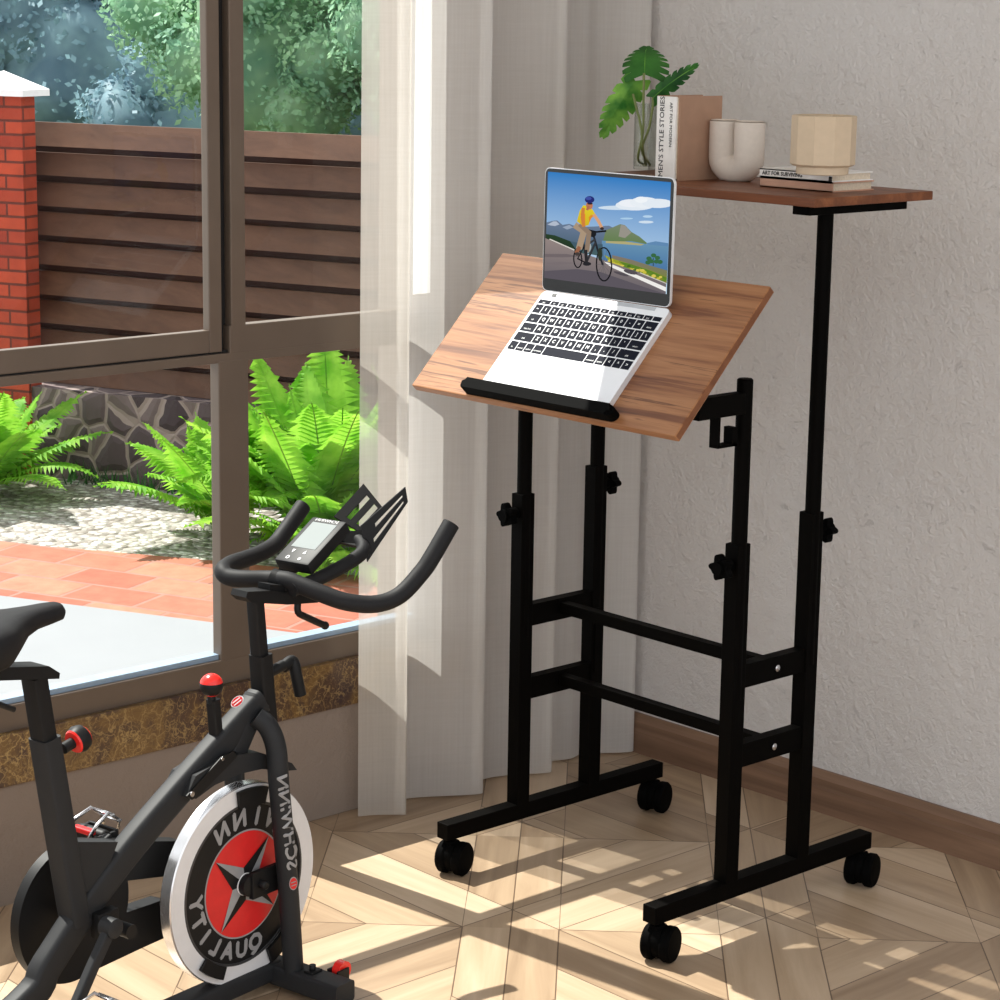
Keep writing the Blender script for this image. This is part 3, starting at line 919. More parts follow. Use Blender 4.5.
# ------------------------------------------------------------------ rolling laptop desk
S, FW, FL = 0.4855, 0.0276, 0.526
ZB, ZT = 0.0652, 0.0935
YF, YB, PY = 0.160, 0.333, 0.0287
desk = thing('laptop_desk', 'black steel rolling laptop desk with tilted wood panel and high wood shelf', 'desk', (S / 2, 0.26, 0))
for xx in (0.0, S):
    bm = bmesh.new(); box(bm, (xx, 0, ZB), (xx + FW, FL, ZT), 0, 0.0015)
    obj('foot_bar', bm, M_BLACK, desk)
    for yy, h, top in ((YF, 0.642, 0.899), (YB, 0.669, 1.142)):
        bm = bmesh.new(); box(bm, (xx + 0.0005, yy, ZT - 0.002), (xx + FW, yy + PY, h), 0, 0.0015)
        obj('post', bm, M_BLACK, desk)
        bm = bmesh.new(); lathe(bm, [(0.0125, h - 0.25), (0.0125, top - 0.002), (0.0105, top)], (xx + 0.0163, yy + PY / 2, 0), (0, 0, 1), 24)
        if top < 1 and xx == 0.0: bmesh.ops.translate(bm, verts=[v for v in bm.verts if v.co.z > 0.8], vec=(0, 0, -0.012))
        obj('inner_tube', bm, M_BLACK, desk, True)
        bm = bmesh.new()
        if yy == YF: star_knob(bm, (xx + 0.012, yy - 0.0125, h - 0.034), (0, -1, 0), 0.021, 0.014)
        else: star_knob(bm, (xx + 0.016, yy + PY + 0.0125, h - 0.034), (0, 1, 0), 0.021, 0.014)
        obj('star_knob', bm, M_PLASTIC, desk)
    for z0, z1 in ((0.409, 0.447), (0.279, 0.317)):
        bm = bmesh.new(); box(bm, (xx + 0.003, YF + PY - 0.001, z0), (xx + FW - 0.003, YB + 0.001, z1), 0, 0.001)
        obj('side_rung', bm, M_BLACK, desk)
        if xx > 0:
            bm = bmesh.new(); lathe(bm, [(0.0055, 0), (0.0055, 0.002), (0.003, 0.0035)], (xx + FW - 0.003, 0.266, (z0 + z1) / 2), (1, 0, 0), 16)
            obj('bolt', bm, M_CHROME, desk, True)
    for yy in (0.020, 0.512):
        cc = bpy.data.objects  # one caster: swivel fork, hub cover and a wheel each side
        ang = 0.0 if yy < 0.1 else PI
        bm = bmesh.new()
        cx, cy = xx + FW / 2, yy
        lathe(bm, [(0.007, 0.05), (0.007, ZB + 0.001)], (cx, cy, 0), (0, 0, 1), 16)
        sg = 1
        lathe(bm, [(0.0255, -0.007), (0.0275, 0), (0.0255, 0.007)], (cx + 0.004, cy + 0.004, 0.0315), (1, 0.35, 0), 28)
        box(bm, (cx - 0.008, cy - 0.012, 0.045), (cx + 0.010, cy + 0.012, 0.060), 0, 0.003)
        cast = obj('caster', bm, M_PLASTIC, desk, True)
        for q in (-1, 1):
            bm = bmesh.new()
            ax = V(1, 0.35, 0).normalized()
            c = V(cx + 0.004, cy + 0.004, 0.029) + ax * (q * 0.0155)
            lathe(bm, [(0.006, -0.009), (0.026, -0.009), (0.029, -0.005), (0.029, 0.005), (0.026, 0.0085), (0.012, 0.0095), (0.006, 0.0095)], c, ax * q, 32)
            obj('caster_wheel', bm, M_PLASTIC, cast, True)
for z0, z1 in ((0.420, 0.440), (0.291, 0.310)):
    bm = bmesh.new(); box(bm, (0.02, 0.256, z0), (S + 0.006, 0.275, z1), 0, 0.001)
    obj('crossbar', bm, M_BLACK, desk)
for z0 in (0.30,):
    bm = bmesh.new()
    box(bm, (FW - 0.001, YB + 0.006, 0.299), (FW + 0.002, YB + 0.022, 0.417), 0)
    obj('joint_plate', bm, M_BLACK, desk)

# tilting panel
PO = V(0, -0.03125, 0.83887); PV = V(0, 0.6938, 0.7202); PN = V(0, -0.7202, 0.6938); PX = V(1, 0, 0)
def PP(u, v, n=0.0): return PO + PX * u + PV * v + PN * n
bm = bmesh.new()
obox(bm, PO, PX, PV, PN, (-0.039, 0.001, -0.014), (0.551, 0.2855, 0.0), 0, 0.002)
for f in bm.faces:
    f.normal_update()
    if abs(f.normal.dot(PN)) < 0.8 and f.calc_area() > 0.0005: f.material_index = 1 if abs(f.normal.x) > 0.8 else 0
panel = obj('tilt_panel', bm, [M_PANEL, M_EDGESHADE], desk)
bm = bmesh.new()
pr = [(0.093 + 0.332 * 0, 0)]
outl = []
for a in range(13):
    t = PI / 2 + PI * a / 12
    outl.append((0.098 + 0.011 * math.cos(t), 0.0135 + 0.0095 * math.sin(t)))
for a in range(13):
    t = -PI / 2 + PI * a / 12
    outl.append((0.417 + 0.011 * math.cos(t), 0.0135 + 0.0095 * math.sin(t)))
prism(bm, [PP(u, v, 0.0005) for u, v in outl], PN * 0.021)
bmesh.ops.bevel(bm, geom=[e for e in bm.edges if abs(((e.verts[0].co - PO).dot(PN)) - 0.0215) < 0.001 and abs(((e.verts[1].co - PO).dot(PN)) - 0.0215) < 0.001], offset=0.005, segments=3, affect='EDGES')
obj('stop_bar', bm, M_PLASTIC, desk, True, 50)
bm = bmesh.new()
for xx in (0.0163, S + 0.0163):
    box(bm, (xx - 0.010, 0.062, 0.846), (xx + 0.0105, YF + 0.006, 0.879), 0, 0.0015)
    if xx < 0.1: obj('tilt_arm', bm, M_BLACK, desk); bm = bmesh.new()
obj('tilt_arm', bm, M_BLACK, desk)
bm = bmesh.new(); tube(bm, [(0.03, 0.082, 0.856), (S + 0.002, 0.082, 0.856)], 0.009, 16)
obj('pivot_rod', bm, M_BLACK, desk)
for xx in (0.07, S - 0.05):
    bm = bmesh.new(); obox(bm, PO, PX, PV, PN, (xx - 0.012, 0.04, -0.030), (xx + 0.012, 0.24, -0.0142), 0, 0.001)
    obj('panel_rail', bm, M_BLACK, desk)
bm = bmesh.new()
hx0, hx1 = S + 0.008, S + 0.026
box(bm, (hx0, 0.107, 0.802), (hx1, 0.1115, 0.853)); box(bm, (hx0, 0.107, 0.799), (hx1, 0.150, 0.8035)); box(bm, (hx0, 0.139, 0.799), (hx1, 0.150, 0.828))
obj('bag_hook', bm, M_BLACK, desk)

# top shelf
ZS = 1.17
bm = bmesh.new(); box(bm, (-0.037, 0.262, 1.156), (0.550, 0.5515, ZS), 0, 0.0015)
shelf = obj('top_shelf', bm, M_SHELF, desk)
for xx in (0.0163, S + 0.0163):
    bm = bmesh.new(); box(bm, (xx - 0.010, 0.280, 1.1415), (xx + 0.0255, 0.516, 1.1555), 0, 0.001)
    obj('shelf_support', bm, M_BLACK, desk)

# ------------------------------------------------------------------ laptop on the tilted panel
lap = thing('laptop', 'open silver laptop showing a cyclist photo on the tilted panel', 'laptop', PP(0.26, 0.11, 0.0))
LRT = 0.012
LX = (PX * math.cos(LRT) - PV * math.sin(LRT) * 0.6).normalized(); LV = PN.cross(LX).normalized()
LO = PP(0.1205, 0.0235, 0.0004)            # front left corner
LW, LD, LT = 0.2825, 0.1915, 0.0095
def LP(u, v, n=LT): return LO + LX * u + LV * v + PN * n
bm = bmesh.new()
out = [(u + LW / 2, v + LD / 2) for u, v in rrect(LW / 2, LD / 2, 0.009, 4)]
prism(bm, [LP(u, v, 0.0) for u, v in out], PN * LT)
obj('laptop_base', bm, M_ALU, lap)
bm = bmesh.new()
obox(bm, LO, LX, LV, PN, (0.030, LD - 0.0075, LT - 0.0005), (LW - 0.030, LD - 0.001, LT + 0.0006), 0)
obox(bm, LO, LX, LV, PN, (0.0245, LD - 0.0095, LT - 0.0005), (0.0345, LD - 0.0035, LT + 0.0009), 1)
obj('hinge_bar', bm, [plain('hinge_grey', rgb(186, 188, 192), 0.35, 0.4), M_BEZEL], lap)
kb = bmesh.new(); lg = bmesh.new()
K0, K1, KT, KB = 0.0045, LW - 0.0045, LD - 0.0165, LD - 0.1215
rows_ = [(0.55, [('esc', 1.5)] + [('F%d' % i, 1) for i in range(1, 13)] + [('', 1)]),
         (1, [(c, 1) for c in '~1234567890-='] + [('delete', 1.5)]),
         (1, [('tab', 1.5)] + [(c, 1) for c in 'QWERTYUIOP[]\\']),
         (1, [('caps lock', 1.75)] + [(c, 1) for c in "ASDFGHJKL;'"] + [('return', 1.75)]),
         (1, [('shift', 2.25)] + [(c, 1) for c in 'ZXCVBNM,./'] + [('shift', 2.25)]),
         (1, [('fn', 1), ('control', 1), ('option', 1), ('command', 1.25), (' ', 5), ('command', 1.25), ('option', 1), ('<', 1), ('^', 1), ('>', 1)])]
hu = (KT - KB) / sum(r[0] for r in rows_)
vy = KT
for rh, keys in rows_:
    tot = sum(w for _, w in keys)
    wu = (K1 - K0) / tot
    ux = K0
    for kname, w in keys:
        a, b = ux + 0.0012, ux + w * wu - 0.0012
        obox(kb, LO, LX, LV, PN, (a, vy - rh * hu + 0.0013, LT - 0.0003), (b, vy - 0.0013, LT + 0.0005))
        if kname.strip():
            big = len(kname) == 1
            put_text(lg, kname, 0.0085 if big else 0.0042, LP((a + b) / 2, vy - rh * hu * (0.5 if big else 0.66), LT + 0.0007), LX, LV, 0, 'CENTER', 1.0, 0.0003 if big else 0.0001)
        ux += w * wu
    vy -= rh * hu
kbo = obj('keyboard', kb, M_KEY, lap)
obj('lettering', lg, M_WHITE, kbo)
bm = bmesh.new()
for a, b, c, d in ((0.083, 0.004, 0.0834, 0.064), (0.2030, 0.004, 0.2034, 0.064), (0.083, 0.0636, 0.2034, 0.064)):
    obox(bm, LO, LX, LV, PN, (a, b, LT - 0.0002), (c, d, LT + 0.00025))
obj('trackpad_outline', bm, M_GREY, lap)

# lid stands upright from the hinge
HO = LP(0.0, LD - 0.001, LT * 0.9)
LH = 0.1965
SXA = V(1, LX.y * 0.0, 0).normalized(); SZA = V(0.012, 0, 1).normalized(); SYN = V(0, -1, 0)
def SP(u, v, n=0.0): return HO + V(-0.004, 0, 0.0015) + SXA * u + SZA * v + SYN * n
bm = bmesh.new()
out = [(u + LW / 2, v + LH / 2) for u, v in rrect(LW / 2, LH / 2, 0.010, 4)]
prism(bm, [SP(u, v, -0.0045) for u, v in out], SYN * 0.0045)
lid = obj('laptop_lid', bm, M_ALU, lap)
bm = bmesh.new()
out = [(u + LW / 2, v + LH / 2) for u, v in rrect(LW / 2 - 0.0012, LH / 2 - 0.0012, 0.0095, 4)]
prism(bm, [SP(u, v, 0.0) for u, v in out], SYN * 0.0006)
obj('screen_bezel', bm, M_BEZEL, lid)
U0, U1, V0, V1 = 0.0068, LW - 0.0068, 0.0205, LH - 0.0068
im = bmesh.new()
cl = im.loops.layers.float_color.new('Col')
LAY = [0]
def pic_pt(x, y):
    v = 0.5; u = 0.5
    for _ in range(6):
        u = (x - 105 + 25 * v) / 775
        v = (y - (55 + 63 * u)) / (680 + 47 * u)
    u = min(1, max(0, u)); v = min(1, max(0, v))
    return U0 + (U1 - U0) * u, V1 - (V1 - V0) * v
def paint(pts, c, c2=None, raw=False):
    """one flat shape of the picture on the screen; c2 = second colour for the lower points"""
    LAY[0] += 1
    n = 0.0008 + LAY[0] * 0.000035
    q = [p if raw else pic_pt(*p) for p in pts]
    f = im.faces.new([im.verts.new(SP(u, v, n)) for u, v in q])
    vmax = max(v for _, v in q); vmin = min(v for _, v in q)
    for lp, (u, v) in zip(f.loops, q):
        t = (vmax - v) / max(1e-6, vmax - vmin) if c2 else 0
        a = rgb(*c); b = rgb(*(c2 or c))
        lp[cl] = tuple(a[i] * (1 - t) + b[i] * t for i in range(3)) + (1,)
def stroke(pts, w, c):
    for (xa, ya), (xb, yb) in zip(pts[:-1], pts[1:]):
        L = math.hypot(xb - xa, yb - ya) or 1
        nx, ny = -(yb - ya) / L * w / 2, (xb - xa) / L * w / 2
        ex, ey = (xb - xa) / L * w * 0.25, (yb - ya) / L * w * 0.25
        paint([(xa + nx - ex, ya + ny - ey), (xb + nx + ex, yb + ny + ey), (xb - nx + ex, yb - ny + ey), (xa - nx - ex, ya - ny - ey)], c)
def blob(cx, cy, rx, ry, c, n=18, rot=0.0):
    paint([(cx + rx * math.cos(2 * PI * i / n) * math.cos(rot) - ry * math.sin(2 * PI * i / n) * math.sin(rot),
            cy + rx * math.cos(2 * PI * i / n) * math.sin(rot) + ry * math.sin(2 * PI * i / n) * math.cos(rot)) for i in range(n)], c)
def ring(cx, cy, rx, ry, w, c, n=26):
    stroke([(cx + rx * math.cos(2 * PI * i / n), cy + ry * math.sin(2 * PI * i / n)) for i in range(n + 1)], w, c)
paint([(U0, V0), (U1, V0), (U1, V1), (U0, V1)], (52, 124, 192), (196, 222, 240), True)
for cx, cy, rx, ry, c in ((560, 285, 130, 14, (206, 222, 236)), (660, 268, 120, 34, (226, 234, 242)), (640, 255, 80, 26, (236, 240, 246)), (720, 250, 90, 36, (232, 238, 244)),
                          (800, 255, 95, 30, (226, 234, 242)), (700, 232, 40, 20, (240, 244, 248)), (730, 376, 46, 9, (206, 222, 236)), (610, 354, 40, 6, (170, 204, 230)), (740, 340, 30, 8, (180, 210, 234))):
    blob(cx, cy, rx, ry, c)
paint([(85, 480), (88, 378), (140, 368), (165, 366), (200, 395), (245, 388), (300, 410), (420, 405), (500, 400), (560, 430), (560, 520), (85, 520)], (108, 124, 150), (74, 98, 116))
paint([(100, 392), (140, 372), (160, 372), (180, 392), (150, 402), (120, 398)], (176, 186, 202))
paint([(200, 410), (245, 395), (270, 412), (230, 425)], (150, 164, 184))
paint([(460, 505), (480, 430), (530, 408), (570, 390), (600, 396), (640, 440), (690, 470), (740, 515), (700, 528), (470, 515)], (122, 134, 110), (96, 124, 74))
paint([(560, 470), (575, 395), (600, 398), (640, 445), (600, 480)], (150, 146, 136))
paint([(735, 512), (790, 500), (866, 512), (866, 535), (740, 530)], (96, 136, 176))
paint([(455, 497), (560, 503), (640, 500), (760, 524), (866, 534), (866, 700), (455, 700)], (104, 146, 176), (58, 104, 158))
paint([(480, 500), (600, 502), (720, 520), (700, 528), (480, 512)], (176, 168, 120))
paint([(86, 452), (150, 462), (250, 500), (340, 540), (340, 590), (240, 555), (86, 500)], (44, 66, 44), (30, 48, 36))
paint([(250, 500), (340, 520), (460, 520), (460, 600), (300, 570)], (66, 90, 108), (70, 96, 96))
paint([(520, 590), (640, 620), (760, 660), (866, 690), (866, 740), (700, 690), (520, 640)], (128, 116, 108), (120, 128, 70))
paint([(470, 590), (540, 620), (640, 650), (760, 690), (860, 735), (860, 775), (700, 720), (520, 655)], (158, 166, 50), (120, 124, 44))
paint([(560, 630), (640, 650), (760, 692), (858, 738), (858, 752), (720, 700), (600, 660)], (92, 128, 44))
for i in range(26):
    t = i / 25
    blob(500 + 350 * t, 625 + 120 * t + random.uniform(-8, 22), random.uniform(8, 20), random.uniform(6, 12), random.choice([(196, 186, 62), (96, 134, 40), (70, 104, 38), (214, 196, 88)]), 8)
stroke([(778, 660), (778, 610)], 5, (48, 66, 40))
for dx, dy in ((0, -20), (-28, 0), (24, -4), (-14, 18), (18, 20), (40, 22), (-34, 26)): blob(780 + dx, 612 + dy, 17, 14, (56, 104, 66), 9)
paint([(U0, 0), ] if False else [(84, 478), (140, 500), (280, 560), (520, 640), (700, 705), (858, 770), (855, 850), (80, 740)], (146, 132, 128), (104, 98, 104))
paint([(82, 580), (230, 582), (330, 600), (200, 604), (82, 600)], (112, 102, 104))
paint([(80, 690), (300, 680), (450, 700), (700, 790), (855, 850), (500, 800), (80, 738)], (92, 86, 94))
paint([(82, 640), (180, 632), (300, 640), (160, 655)], (120, 110, 112))
stroke([(120, 486), (280, 556)], 7, (222, 216, 208))
paint([(470, 632), (500, 640), (860, 800), (858, 828), (690, 748), (520, 670)], (238, 236, 232))
stroke([(700, 706), (862, 774)], 6, (206, 200, 190))
blob(640, 700, 45, 14, (84, 78, 84), 14, 0.25); blob(580, 712, 50, 9, (84, 78, 84), 12, 0.3)
# bicycle
BK = (24, 24, 28)
ring(474, 650, 48, 108, 9, BK); ring(308, 612, 26, 58, 8, BK)
for i in range(6):
    t = PI * i / 6
    stroke([(474 - 44 * math.cos(t), 650 - 100 * math.sin(t)), (474 + 44 * math.cos(t), 650 + 100 * math.sin(t))], 2, (92, 90, 92))
stroke([(415, 470), (440, 560), (470, 650)], 13, (40, 42, 48))
stroke([(345, 540), (420, 490)], 13, (56, 58, 62)); stroke([(365, 640), (425, 510)], 14, (52, 54, 58)); stroke([(310, 612), (365, 640)], 9, BK); stroke([(345, 480), (365, 640)], 10, (44, 46, 50)); stroke([(310, 612), (350, 540)], 7, BK)
blob(380, 545, 17, 32, (170, 176, 176), 12, 0.3)
stroke([(378, 428), (430, 440), (492, 434)], 12, BK); blob(410, 452, 22, 22, (30, 32, 36), 12); blob(455, 585, 14, 44, (48, 56, 44), 10)
# rider (a generic cyclist in a yellow and orange top)
stroke([(300, 400), (352, 436), (322, 540)], 40, (168, 146, 122)); stroke([(330, 395), (385, 445), (372, 560)], 30, (142, 122, 104))
stroke([(322, 540), (304, 572)], 24, (150, 98, 72)); stroke([(365, 560), (368, 640)], 20, (46, 44, 46)); blob(310, 582, 18, 12, (70, 62, 60), 10); blob(372, 646, 28, 13, (40, 40, 44), 10)
paint([(308, 372), (326, 305), (350, 268), (385, 272), (412, 300), (428, 328), (400, 350), (384, 396), (352, 404)], (222, 204, 44), (206, 176, 40))
paint([(332, 320), (362, 322), (362, 400), (340, 388)], (232, 132, 42)); paint([(384, 345), (400, 330), (426, 330), (402, 352), (388, 380)], (220, 140, 44))
stroke([(350, 290), (344, 345), (352, 400)], 22, (206, 128, 62)); stroke([(420, 330), (448, 372), (468, 412)], 20, (214, 160, 122)); blob(470, 418, 13, 10, (60, 48, 44), 10)
blob(390, 270, 22, 26, (188, 120, 88)); stroke([(376, 296), (384, 276)], 16, (176, 108, 80)); blob(394, 258, 18, 6, (40, 34, 40), 10)
blob(392, 232, 31, 23, (36, 44, 112)); blob(385, 224, 20, 11, (64, 80, 160), 12)
obj('screen_image', im, M_SCREEN, lid)

# ------------------------------------------------------------------ things on the shelf
bk = thing('hardcover_book', 'upright kraft brown book with white spine, beside the glass vase', 'book', (0.155, 0.405, ZS))
X0, X1, Y0, Y1, Z1 = 0.132, 0.179, 0.352, 0.458, ZS + 0.137
bm = bmesh.new()
box(bm, (X0, Y0, ZS), (X0 + 0.003, Y1, Z1)); box(bm, (X1 - 0.003, Y0 + 0.004, ZS), (X1, Y1, Z1))
obj('book_cover', bm, M_KRAFT, bk)
bm = bmesh.new(); box(bm, (X0 + 0.003, Y0 + 0.003, ZS + 0.003), (X1 - 0.003, Y1 - 0.003, Z1 - 0.004))
obj('page_block', bm, M_PAGES, bk)
bm = bmesh.new(); box(bm, (X0 - 0.0005, Y0 - 0.001, ZS + 0.0002), (X1 - 0.004, Y0 + 0.003, Z1 - 0.0008), 0, 0.001)
sp = obj('book_spine', bm, M_PAPERW, bk)
sp['label'] = 'white printed spine'
bm = bmesh.new()
put_text(bm, "MEN'S STYLE STORIES", 0.0140, (X0 + 0.0125, Y0 - 0.0013, ZS + 0.0705), (0, 0, 1), (-1, 0, 0), 0, 'CENTER', 0.98, 0.0002)
obj('lettering', bm, M_INK, sp)
bm = bmesh.new()
put_text(bm, 'ART FOR MODERN', 0.0085, (X0 + 0.032, Y0 - 0.0013, Z1 - 0.010), (0, 0, -1), (1, 0, 0), 0, 'LEFT', 1.0, 0.0001)
obj('small_lettering', bm, M_INK, sp)

uv = thing('ceramic_vase', 'matt off-white U-shaped ceramic vase between the upright book and the stacked books', 'vase', (0.245, 0.42, ZS))
bm = bmesh.new()
vc = Vector((0.2306, 0.4399, 1.1700))
R_, HS = 0.0253, 0.0274
pts = [V(-HS, 0, 0.104), V(-HS, 0, 0.075), V(-HS, 0, 0.045)]
for i in range(1, 12):
    a = PI + PI * i / 12
    pts.append(V(HS * math.cos(a), 0, 0.045 + 0.0195 * math.sin(a)))
pts += [V(HS, 0, 0.045), V(HS, 0, 0.075), V(HS, 0, 0.104)]
tube(bm, [vc + p for p in pts], R_, 26)
for v in bm.verts: v.co.z = max(v.co.z, vc.z + 0.007) - 0.007
obj('vase_body', bm, M_CERAMIC, uv, True, 50)
for sx in (-HS, HS):
    bm = bmesh.new()
    lathe(bm, [(R_ - 0.004, 0.0976), (R_ - 0.001, 0.0992), (R_ - 0.004, 0.0992), (R_ - 0.008, 0.093), (0.002, 0.090)], vc + V(sx, 0, 0), (0, 0, 1), 26, 0, False)
    obj('vase_mouth', bm, M_CERAMIC, uv, True)

def flat_book(name, label, z0, z1, x0, x1, y0, y1, mcover, txt=None):
    t = thing(name, label, 'book', ((x0 + x1) / 2, (y0 + y1) / 2, z0))
    bm = bmesh.new()
    box(bm, (x0, y0, z0), (x1, y1, z0 + 0.002)); box(bm, (x0, y0, z1 - 0.002), (x1, y1, z1)); box(bm, (x0, y0, z0), (x1, y0 + 0.002, z1))
    cv = obj('book_cover', bm, mcover, t)
    bm = bmesh.new(); box(bm, (x0 + 0.002, y0 + 0.002, z0 + 0.002), (x1 - 0.003, y1 - 0.003, z1 - 0.002))
    obj('page_block', bm, M_PAGES, t)
    if txt:
        bm = bmesh.new()
        put_text(bm, txt, 0.0085, (x0 + 0.006, y0 - 0.0006, (z0 + z1) / 2), (1, 0, 0), (0, 0, 1), 0, 'LEFT', 1.05, 0.0003)
        obj('lettering', bm, M_INK, cv)
        bm = bmesh.new()
        box(bm, (x1 - 0.005, y0 - 0.0006, z0 + 0.001), (x1 + 0.0004, y0 + 0.001, z1 - 0.005))
        obj('corner_mark', bm, M_INK, cv)
    return t
flat_book('hardcover_book', 'dusty pink book lying flat on the shelf under the white book', ZS + 0.0001, ZS + 0.0155, 0.337, 0.486, 0.380, 0.482, M_PINK)
flat_book('hardcover_book', 'thin white book lying under the beige faceted pot', ZS + 0.0157, ZS + 0.0295, 0.336, 0.484, 0.379, 0.481, M_PAPERW, 'ART FOR SURVIVING')

pot = thing('faceted_pot', 'beige faceted flower pot standing on the two flat books', 'pot', (0.44, 0.43, ZS + 0.03))
pc = Vector((0.4867, 0.3523, 1.1998))
bm = bmesh.new()
s8 = [(0.046, 0.0), (0.046, 0.011)]
def ngon_rings(bm, prof, c, n, rot):
    rings = []
    for r, h in prof:
        rings.append([bm.verts.new(c + V(r * math.cos(rot + 2 * PI * j / n), r * math.sin(rot + 2 * PI * j / n), h)) for j in range(n)])
    for i in range(len(rings) - 1):
        for j in range(n):
            bm.faces.new((rings[i][j], rings[i][(j + 1) % n], rings[i + 1][(j + 1) % n], rings[i + 1][j]))
    bm.faces.new(rings[0][::-1]); bm.faces.new(rings[-1])
ngon_rings(bm, [(0.0445, 0.012), (0.050, 0.0155), (0.050, 0.089), (0.0475, 0.090), (0.0445, 0.089), (0.043, 0.066)], pc, 10, 0.1)
obj('pot_body', bm, M_POT, pot)
bm = bmesh.new(); lathe(bm, [(0.0395, 0.0), (0.0405, 0.001), (0.0405, 0.0125)], pc, (0, 0, 1), 40)
obj('pot_foot', bm, M_POT, pot, True)

gc = Vector((-0.0504, 0.5152, 1.1700)); gc.y = max(gc.y, 0.44)
gv = thing('glass_vase', 'clear glass tube vase left of the upright book on the shelf', 'vase', gc)
bm = bmesh.new()
lathe(bm, [(0.001, 0.0005), (0.0205, 0.0005), (0.0212, 0.003), (0.0212, 0.115), (0.0195, 0.115), (0.0195, 0.006), (0.001, 0.006)], gc, (0, 0, 1), 32, 0, False)
obj('glass_tube', bm, M_VASEGLASS, gv, True)

def monstera_leaf(bm, base_, tip, side, fold, cuts=6, droop=0.12, mi=0):
    base_, tip, side, fold = Vector(base_), Vector(tip), Vector(side), Vector(fold)
    ax = tip - base_
    def half(t): return max(0.0, (math.sin(PI * min(1.0, (t + 0.30) / 1.30) ** 0.9)) ** 0.75)
    fold = fold.normalized()
    AL, SL = ax.length, side.length
    def mid(t): return base_ + ax * t - fold * (AL * droop * 3 * (t - 0.35) ** 2)
    def at(t, w, sg):
        back = -0.30 * w * max(0, 1 - t * 2.4) + 0.16 * w
        return mid(t) + side * (sg * half(t) * w) + ax * back - fold * (SL * 0.35 * w * w * half(t))
    for sg in (-1, 1):
        for i in range(cuts + 1):
            t0, t1 = i / (cuts + 1), (i + 1) / (cuts + 1)
            g = 0.12 * (t1 - t0)
            e0, e1 = t0 + (g if i else 0), t1 - g
            qs = []
            for w, a, b in ((0.0, t0, t1), (0.62, t0, t1), (0.86, e0, e1), (1.0, e0 + (t1 - t0) * 0.14, e1 - (t1 - t0) * 0.08)):
                qs.append((bm.verts.new(at(a, w, sg)), bm.verts.new(at(b, w, sg))))
            for (a, b), (c, d) in zip(qs[:-1], qs[1:]):
                f = bm.faces.new((a, b, d, c)); f.material_index = mi; f.smooth = True
    for i in range(8):
        p, q = mid(i / 8), mid((i + 1) / 8)
        d = side.normalized() * 0.0007
        n = fold.normalized() * 0.0006
        f = bm.faces.new([bm.verts.new(x) for x in (p - d + n, q - d + n, q + d + n, p + d + n)]); f.material_index = 1

vx = V(0.677, 0.736, 0)           # across the view
def stalk(label, path, leafargs, mats):
    t = thing('monstera_leaf', label, 'plant', path[-1], 'cut monstera leaves in the glass vase')
    bm = bmesh.new(); tube(bm, path, 0.0022, 10, 0, 5)
    obj('leaf_stalk', bm, M_STALK, t, True)
    bm = bmesh.new(); monstera_leaf(bm, *leafargs)
    obj('leaf_blade', bm, mats, t, True, None)
gb = gc
stalk('dark green monstera leaf standing highest above the glass vase',
      [(-0.0057, 0.4600, 1.3389), (-0.0052, 0.4600, 1.2932), (-0.0024, 0.4580, 1.2389), (-0.0127, 0.4580, 1.1939), gb + V(-0.008, 0.004, 0.008)],
      ((-0.0065, 0.4620, 1.3389), (-0.0427, 0.5000, 1.3872), vx * 0.041, V(0.3, -0.5, 0.8)), [M_MONST, M_MONST2])
stalk('light green monstera leaf hanging down left of the glass vase',
      [(-0.0259, 0.4550, 1.3027), (-0.0153, 0.4550, 1.2759), (-0.0055, 0.4560, 1.2473), (-0.0002, 0.4570, 1.2083), gb + V(0.004, -0.002, 0.008)],
      ((-0.0220, 0.4550, 1.3266), (-0.0695, 0.4300, 1.2398), vx * 0.025 + V(0, 0, -0.010), V(0.5, -0.7, 0.25)), [M_MONST2, M_MONST2])
stalk('pale edged monstera leaf seen side-on pointing right above the book',
      [(0.0076, 0.4700, 1.2986), (0.0091, 0.4680, 1.2800), (0.0059, 0.4640, 1.2460), (-0.0055, 0.4600, 1.2079), gb + V(0.006, 0.006, 0.008)],
      ((0.0124, 0.4650, 1.2989), (0.0688, 0.5000, 1.3525), V(-0.006, -0.006, 0.012), V(0.4, -0.8, 0.2)), [M_MONST, M_MONST2])

# ------------------------------------------------------------------ exercise bike (its length runs along y, handlebar towards +y)
XB = 0.20
bike = thing('exercise_bike', 'charcoal indoor spin bike with red and silver flywheel in front of the window', 'exercise bike', (XB, -0.556, 0))
bike.rotation_euler.z = math.radians(10)
bike.scale = (0.85, 0.85, 0.85)
def E_(n, **k): return bmesh.new()
WC = Vector((0.2000, -0.5587, 0.2169))                   # flywheel centre
FY = Vector((0.2500, -0.4745, 0.0257)).y             # front stabilizer
WR = 0.1775
